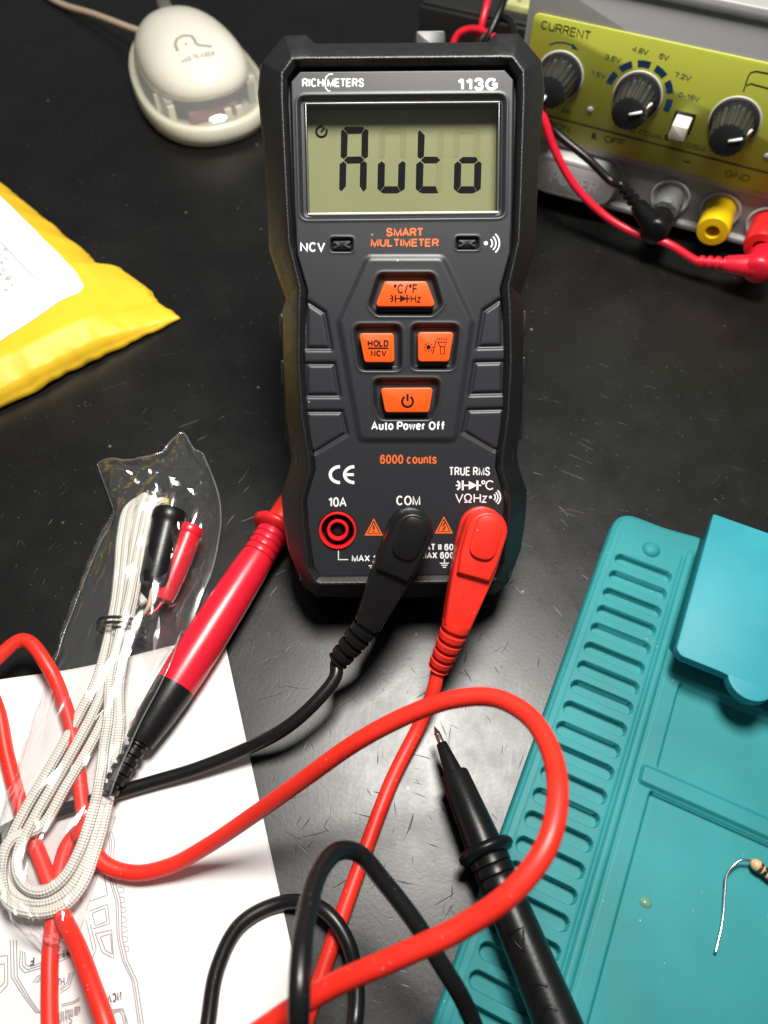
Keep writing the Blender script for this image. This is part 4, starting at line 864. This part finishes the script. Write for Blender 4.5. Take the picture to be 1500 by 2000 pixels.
part(ms, 'base', rings_geo([ering(29, -50, 50, 0), ering(32, -53.5, 53, 1.2), ering(33.4, -55, 54, 5), ering(33.2, -54.6, 54, 9, 12), ering(32.2, -53.4, 53, 11, 15), ering(30.6, -51.4, 51.5, 11.3, 15.4), ering(29.6, -50, 50.5, 10, 14), ering(29, -49, 50, 4, 8)]), M_cream2)
def dome(hw, y0, y1, ze, zt, n=14, p=2.3):
    rs = []
    for k in range(n):
        a = k/n*PI/2; c = math.cos(a); s = math.sin(a); ym = (y0+y1)/2-4*s
        rs.append([(x*c, ym+(y-(y0+y1)/2)*c, (ze[0]*(1-(y-y0)/(y1-y0))+ze[1]*(y-y0)/(y1-y0))*(1-s)+zt*s) for x, y in [egg(2*PI*i/SG, hw, y0, y1, p) for i in range(SG)]])
    return rs
part(ms, 'top_shell', rings_geo([ering(26.5, -39, 51, 17, 13)]+dome(27.2, -40, 52, (18.3, 14.5), 36.5), False, True), M_cream)
part(ms, 'clear_skirt', rings_geo([ering(31.8, -53, 52.4, 11.6, 15.2), ering(30.6, -49.5, 52.2, 15.5, 15.6), ering(27.4, -40.4, 52, 19.0, 16)], False, False), M_clear)
M_pcb = mat('mouse_circuit', (.24, .09, .06), .5); M_int = mat('grey_inner', (.34, .33, .28), .5)
part(ms, 'inner_block', join(box(-14, -36, 4, 12, 20, 11, 1), box(-22, -20, 4, 22, 30, 9, 1)), M_pcb)
part(ms, 'inner_frame', join(box(-24, -30, 4, -20, 30, 16, .6), box(20, -30, 4, 24, 30, 16, .6)), M_int)
for x, y, h in ((4, -45, 14), (10, -44, 13.5), (-6, -47, 9.5), (24, -26, 17), (-25, -18, 15), (-22, -32, 15)):
    part(ms, 'inner_post', box(x-1.7, y-1.2, 4, x+1.7, y+1.2, h, .4), M_cream2)
part(ms, 'scroll_wheel', lathe([(3, -3.6), (8.2, -3.4), (9, -2), (9, 2), (8.2, 3.4), (3, 3.6)], (0, 41, 22.5), (1, 0, 0), 36), mat('smoky_plastic', (.12, .115, .10), .25))
part(ms, 'button_split', join(box(-.35, 46, 17, .35, 52.3, 20, .1)), M_int)
def on_dome(x, y):
    # height of the top shell above (x, y)
    best = 36.5
    for k in range(200):
        a = k/200*PI/2; c, s = math.cos(a), math.sin(a); ym = 6-4*s; Y_ = (y-ym)/c/46; X_ = x/c/27.2/(1-.10*max(-1, min(1, Y_)))
        if abs(X_)**2.3+abs(Y_)**2.3 >= 1: t = (Y_*46+46)/92; return (18.3*(1-t)+14.5*t)*(1-s)+36.5*s
    return best
lg = []
def dline(pts, w):
    P = np.array(pts, float); Pd = np.vstack([P[i]+(P[i+1]-P[i])*t for i in range(len(P)-1) for t in (0, .34, .67)]+[P[-1:]]); g = ribbon(Pd, w); v = g[0].copy(); v[:, 2] = [on_dome(a, b)+.12 for a, b, _ in v]; return v, g[1]
def lm(x, y):
    P = gp(180+x/4.1667, y/4.1667, 35.2)-ms.t; q = P@RMS; return q[0], q[1]
lg.append(dline([lm(690, 385), lm(672, 350), lm(690, 318), lm(740, 300), lm(805, 298), lm(830, 318), lm(845, 345), lm(870, 352), lm(970, 347)], 1.5))
lg.append(dline([lm(752, 350), lm(772, 350)], 1.6))
g = fit('MULTILASER', (*lm(715, 448), 0), (*lm(990, 392), 0), (*lm(712, 425), 0), .02); v = g[0].copy(); v[:, 2] = [on_dome(a, b)+.12 for a, b, _ in v]; lg.append((v, g[1]))
part(ms, 'printed_logo', join(*lg), mat('grey_logo', (.33, .31, .26), .5), False)
part(ms, 'cable', tube(spline([gp(275, 62, 14), gp(252, 54, 12), gp(180, 27, 6), gp(120, 8, 2.5), (-240, 560, 2), (-330, 600, 2)], 10), 1.9, 14), mat('beige_cable', (.62, .47, .34), .45), world=True)

# ------------------------------------------------------------------ bench power supply
RP3 = np.stack([PD, PZ, PN], 1)       # local: along, up, out of the front
ps = thing('bench_power_supply', 'grey bench power supply with an olive-green control panel and black knobs', 'power supply', PA, RP3)
M_grey = mat('grey_plastic', (.30, .30, .30), .5, bump=(1800, .15, .0001), var=.05, vscale=40); M_grey2 = mat('light_grey_plastic', (.50, .50, .495), .45, bump=(1500, .1, .0001))
M_olive = mat('olive_panel', (.41, .435, .05), .48, bump=(1500, .06, .0001), var=.05, vscale=25); M_pink = mat('panel_ink', (.02, .022, .015), .5); M_pblue = mat('panel_blue_ink', (.008, .035, .10), .5)
part(ps, 'housing', join(box(-1, 1, -190, 190, 97, -6, 2), box(-.5, 5, -7, 189, 33, -.5, 1.0)), M_grey)
part(ps, 'front_frame', join(box(-1.5, 30.2, -7, 191, 96.5, 2.2, 1.6), box(-2.2, 94.2, -20, 191, 99.2, 3.2, 1.6), box(-1, 6.8, -6, 191, 9.8, 2.6, 1.0)), mat('frame_plastic', (.31, .31, .31), .5, bump=(1500, .1, .0001)))
part(ps, 'control_panel', prism(round_poly([(1.5, 33.3), (189, 33.3), (189, 81.7), (1.5, 81.7)], 3.0), 1, 3.0, .25, 2), M_olive)
KN = [(16.6, 60.4), (49.8, 59.6), (89.3, 58.6)]
ptr = [[(-.6, -1), (-2.6, -6.5)], [(0, -3.2), (5.4, -2.4), (7.8, 4)], [(0, -3.2), (6.0, -2.4), (8.0, 3.6)]]
for i, (a, b) in enumerate(KN):
    part(ps, 'knob_ring', lathe([(10.0, 2.8), (10.0, 3.3), (9.5, 3.5), (9.2, 3.2)], (a, b, 0), (0, 0, 1), 48), M_grey2)
    V = []; F = []; S_ = 72
    prof = [(9.4, 3.1, 0), (9.4, 4.6, 0), (8.4, 5.0, 0), (7.9, 5.4, 1), (7.1, 16.5, 1), (6.6, 17.6, .6), (5.9, 17.9, 0)]
    for r, z, fl in prof:
        for k in range(S_): an = 2*PI*k/S_; R_ = r-(.45*fl if k % 4 in (0, 1) else 0); V.append((a+R_*math.cos(an), b+R_*math.sin(an), z))
    for q in range(len(prof)-1):
        for k in range(S_): j = (k+1) % S_; F.append((q*S_+k, q*S_+j, (q+1)*S_+j, (q+1)*S_+k))
    F.append(tuple(range((len(prof)-1)*S_, len(prof)*S_)))
    kn = part(ps, 'knob', (V, F), mat('knob_plastic', (.02, .02, .021), .32, bump=(900, .3, .0002)), angle=30)
    if i == 0: pt = [((a-1.0, b-1.2, 18.2), (a-3.0, b-6.4, 18.0))]
    else: pt = [((a+.6, b+.2, 18.2), (a+4.6, b+2.0, 18.2)), ((a+4.6, b+2.0, 18.2), (a+7.2, b+3.0, 12))]
    pts_ = [pt[0][0], pt[0][1]]+([pt[1][1]] if len(pt) > 1 else [])
    part(ps, 'knob_pointer', tube(pts_, .6, 8), M_white, parent=kn)
c4 = lambda x, y: (1000+x/3, y/3)
def ptx(s, x0, y0, x1, y1, hpx, m=M_pink, bold=0., name='printed_lettering'):  # baseline from (x0,y0) to (x1,y1) in crop px; hpx letter height
    a = pp(*c4(x0, y0), 3.06); b = pp(*c4(x1, y1), 3.06); h = hpx/3/5.1
    return part(ps, name, fit(s, (a[0], a[1], 3.08), (b[0], b[1], 3.08), (a[0], a[1]+h, 3.08), bold), m, False)
ptx('CURRENT', 168, 168, 455, 236, 50)
ptx('1.5V', 462, 440, 548, 462, 30, M_pblue); ptx('3.6V', 542, 345, 636, 368, 30, M_pblue); ptx('4.8V', 703, 300, 795, 322, 30, M_pblue); ptx('6V', 860, 340, 915, 356, 30, M_pblue); ptx('7.2V', 948, 450, 1045, 475, 30, M_pblue); ptx('0-15V', 972, 566, 1095, 597, 30, M_pblue)
ptx('2A', 288, 655, 340, 668, 30); ptx('ON', 248, 755, 335, 778, 44); ptx('OFF', 535, 830, 655, 860, 44); ptx('PHS', 632, 760, 720, 782, 30); ptx('CDMA', 742, 782, 872, 822, 32); ptx('GSM', 1020, 862, 1122, 892, 34); ptx('FINE', 1175, 892, 1280, 922, 32); ptx('GND', 1243, 1032, 1385, 1068, 44); ptx('I', 303, 595, 312, 608, 20)
def pst(pts, w): return ribbon([pp(*c4(*q), 3.06) for q in pts], w, 3.08)
part(ps, 'printed_line', join(ribbon([(2, 43.0), (60, 42.3), (130, 41.6), (188, 41)], .75, 3.07)), M_pink, False)
part(ps, 'printed_arrow', join(pst([(217, 262), (260, 248), (310, 250), (370, 270)], .5), flat([pp(*c4(*q), 3.06) for q in ((355, 255), (392, 294), (350, 282))], 3.09)), M_pblue, False)
for k, an in enumerate((158, 126, 94, 62, 30, -2)):
    a, b = KN[1]; P = [(a+r*math.cos(math.radians(an+dx)), b-.3+r*math.sin(math.radians(an+dx))) for r, dx in ((11.6, -11), (11.6, 0), (11.6, 11), (14.2, 11), (14.2, 0), (14.2, -11))]
    part(ps, 'scale_segment', flat(P, 3.08), M_pblue, False)
part(ps, 'printed_symbol', join(pst([(1005, 943), (1045, 953)], .7)), M_pink, False)
for x, y in ((478, 800), (905, 808)):
    part(ps, 'printed_symbol', flat([pp(*c4(x+a, y+b), 3.06) for a, b in ((-20, 10), (-12, 6), (-8, -22), (12, -18), (12, 14), (20, 20))], 3.08), M_pink, False)
part(ps, 'printed_bracket', join(pst([(1357, 535), (1385, 445), (1400, 425), (1430, 417), (1510, 432)], .5), pst([(1375, 500), (1400, 490), (1510, 520)], .5)), M_pink, False)
for x, y in ((458, 642), (1495, 915)):
    a, b = pp(*c4(x, y), 3); part(ps, 'indicator_light', lathe([(1.3, 2.8), (1.3, 3.3), (1.1, 3.6), (.3, 3.7)], (a, b, 0), (0, 0, 1), 20), M_grey)
a, b = pp(*c4(1000, 720), 3)
part(ps, 'switch_slot', prism(round_poly(rect(a-4.2, b-4, a+4.2, b+4.4), .4), 2.9, 3.12), M_hole)
part(ps, 'slide_switch', box(a-3.2, b-2.9, 2.5, a+3.2, b+3.0, 11.5, .5), mat('ivory_plastic', (.68, .66, .56), .35))
pill = lambda x0, y0, x1, y1: round_poly(rect(x0, y0, x1, y1), min(x1-x0, y1-y0)*.499, 10)
part(ps, 'power_button_surround', prism(pill(10.5, 7.6, 54, 30.4), -1, .6, .5, 3), M_grey)
pb = part(ps, 'power_button', prism(pill(13, 9.6, 51.5, 28.6), -1, 7.6, 1.6, 5), M_grey2)
part(ps, 'button_border', join(ribbon(np.vstack([inset(pill(13, 9.6, 51.5, 28.6), 3.4)]), .5, 7.72, True)), M_grey2, False, parent=pb)
g = fit('POWER', (22, 15.6, 7.7), (44, 15.6, 7.7), (22, 21.6, 7.7), .01)
part(ps, 'button_lettering', g, mat('lettering_highlight', (.62, .62, .61), .45), False, parent=pb)  # flat letters; light catching the embossing is painted as paler grey
for (a, b), cc, nm in (((75.4, 18.8), None, 'grey'), ((97.6, 19.0), (.80, .55, .005), 'yellow'), ((118, 18.0), (.70, .02, .02), 'red')):
    part(ps, 'post_surround', lathe([(8.6, -1), (8.6, .6), (8.1, 1.0), (7.6, .6), (7.4, .2)], (a, b, 0), (0, 0, 1), 40), M_grey2)
    if nm == 'grey': m_ = mat('knurled_grey', (.12, .125, .12), .45, bump=(500, .9, .0006)); pr = [(6.0, 0), (6.1, 1), (6.1, 12), (5.6, 12.6), (3, 12.7)]
    else: m_ = mat(nm+'_post_plastic', cc, .35); pr = [(6.3, 0), (6.6, 1), (6.5, 7), (6.9, 8), (6.9, 15.5), (6.4, 16.6), (3.1, 16.8), (2.9, 16.2), (2.8, 10)]
    part(ps, 'binding_post', lathe(pr, (a, b, 0), (0, 0, 1), 36), m_, angle=40)
# leads plugged into it
def elbow(fr, base, dirn, m, r=5.2, h=9):
    """right-angle banana plug on the supply's front: base (along, up, out), dirn in the front plane"""
    base = np.array(base, float); d = np.array([*dirn, 0.]); d /= np.linalg.norm(d)
    Wd = lambda p: PA+RP3@np.asarray(p, float)
    hd = part(fr, 'plug', join(lathe([(r*.8, -h-3), (r*.95, -h-2.6), (r*.95, -h+1), (r*1.15, -h+2), (r*1.2, 2), (r*1.1, 3.6), (r*.8, 4.4), (.5, 4.6)], Wd(base), PN, 32), tube([Wd(base+d*x) for x in (0, 4, 9, 13, 13.5)], [r*.9, r*.92, r*.78, r*.66, r*.4], 20)), m, world=True, angle=45)
    relief(fr, Wd(base+d*12.5), RP3@d, RP3@d, 13, m, 3.0, 2.4, 4, None)
    return Wd(base+d*25)
M_rsl = mat('red_lead_plastic', (.72, .012, .035), .35)
rl = thing('red_supply_lead', 'pinkish-red supply lead with right-angle plug, drooping below the yellow terminal', 'power lead', PA)
e = elbow(rl, (120.5, 15.4, 26), (-1, -.22), M_rsl)
ppw = lambda x, y, o: PA+PD*pp(x, y, o)[0]+PN*o+PZ*pp(x, y, o)[1]
rc = [e+(-PD)*-4, e, ppw(1300, 474, 25), ppw(1240, 455, 23), ppw(1180, 420, 21), ppw(1122, 362, 20), ppw(1082, 290, 19), ppw(1060, 225, 17), ppw(1030, 150, 10), gp(1000, 108, 48), gp(976, 84, 47), gp(950, 64, 44), gp(920, 57, 41), gp(896, 66, 38), gp(884, 90, 33), gp(880, 130, 25), gp(900, 165, 18), gp(922, 130, 26), gp(934, 80, 36), gp(943, 40, 44), gp(953, 0, 50), gp(962, -60, 55)]
part(rl, 'cable', tube(spline(rc, 8), 1.75, 12), M_rsl, world=True)
bl = thing('black_supply_lead', 'black supply lead with right-angle plug, in front of the round power button', 'power lead', PA)
e = elbow(bl, (75.0, 17.2, 22), (-.80, .62), M_black)
bc = [e+PD*3-PZ*2, e, ppw(1195, 355, 20), ppw(1150, 312, 18), ppw(1090, 262, 15), ppw(1040, 205, 12), gp(1010, 150, 45), gp(1006, 100, 50), gp(1003, 62, 52), gp(994, 40, 52), gp(976, 36, 50), gp(958, 52, 46), gp(935, 85, 40), gp(905, 130, 30), gp(915, 150, 26), gp(945, 90, 42), gp(966, 45, 50), gp(985, 0, 56), gp(1000, -50, 58)]
part(bl, 'cable', tube(spline(bc, 8), 1.7, 12), M_blackcable, world=True)

# ------------------------------------------------------------------ behind: black case and a circuit board
case0 = gp(818, 10, 30); RCS = np.stack([PD, -PN, PZ], 1)
cs = thing('equipment_case', 'low black equipment case behind the meter, next to the power supply', 'case', (case0[0], case0[1], 0), RCS)
part(cs, 'case_body', box(0, 0, .1, 74, 90, 30, 1.5), mat('matte_black_plastic', (.010, .010, .010), .5))
part(cs, 'case_lid', box(1.5, 1.5, 29.8, 72.5, 88, 32, 1), mat('lighter_black_plastic', (.02, .02, .02), .45))  # lid in a lighter black than the body
bd = gp(985, 14, 33.2)
cb = thing('circuit_board', 'pale yellow-green board corner lying on the black case', 'circuit board', (bd[0], bd[1], 32.05), RCS)
part(cb, 'board', box(0, 0, 0, 34, 30, 3.0, .3), mat('pale_board', (.50, .52, .22), .5, var=.2, vscale=200))
for x, y in ((6, 6), (12, 9), (9, 15)):
    part(cb, 'solder_spot', lathe([(1.3, 2.9), (1.2, 3.15), (.2, 3.3)], (x, y, 0), (0, 0, 1), 16), mat('brown_spot', (.25, .17, .09), .5))
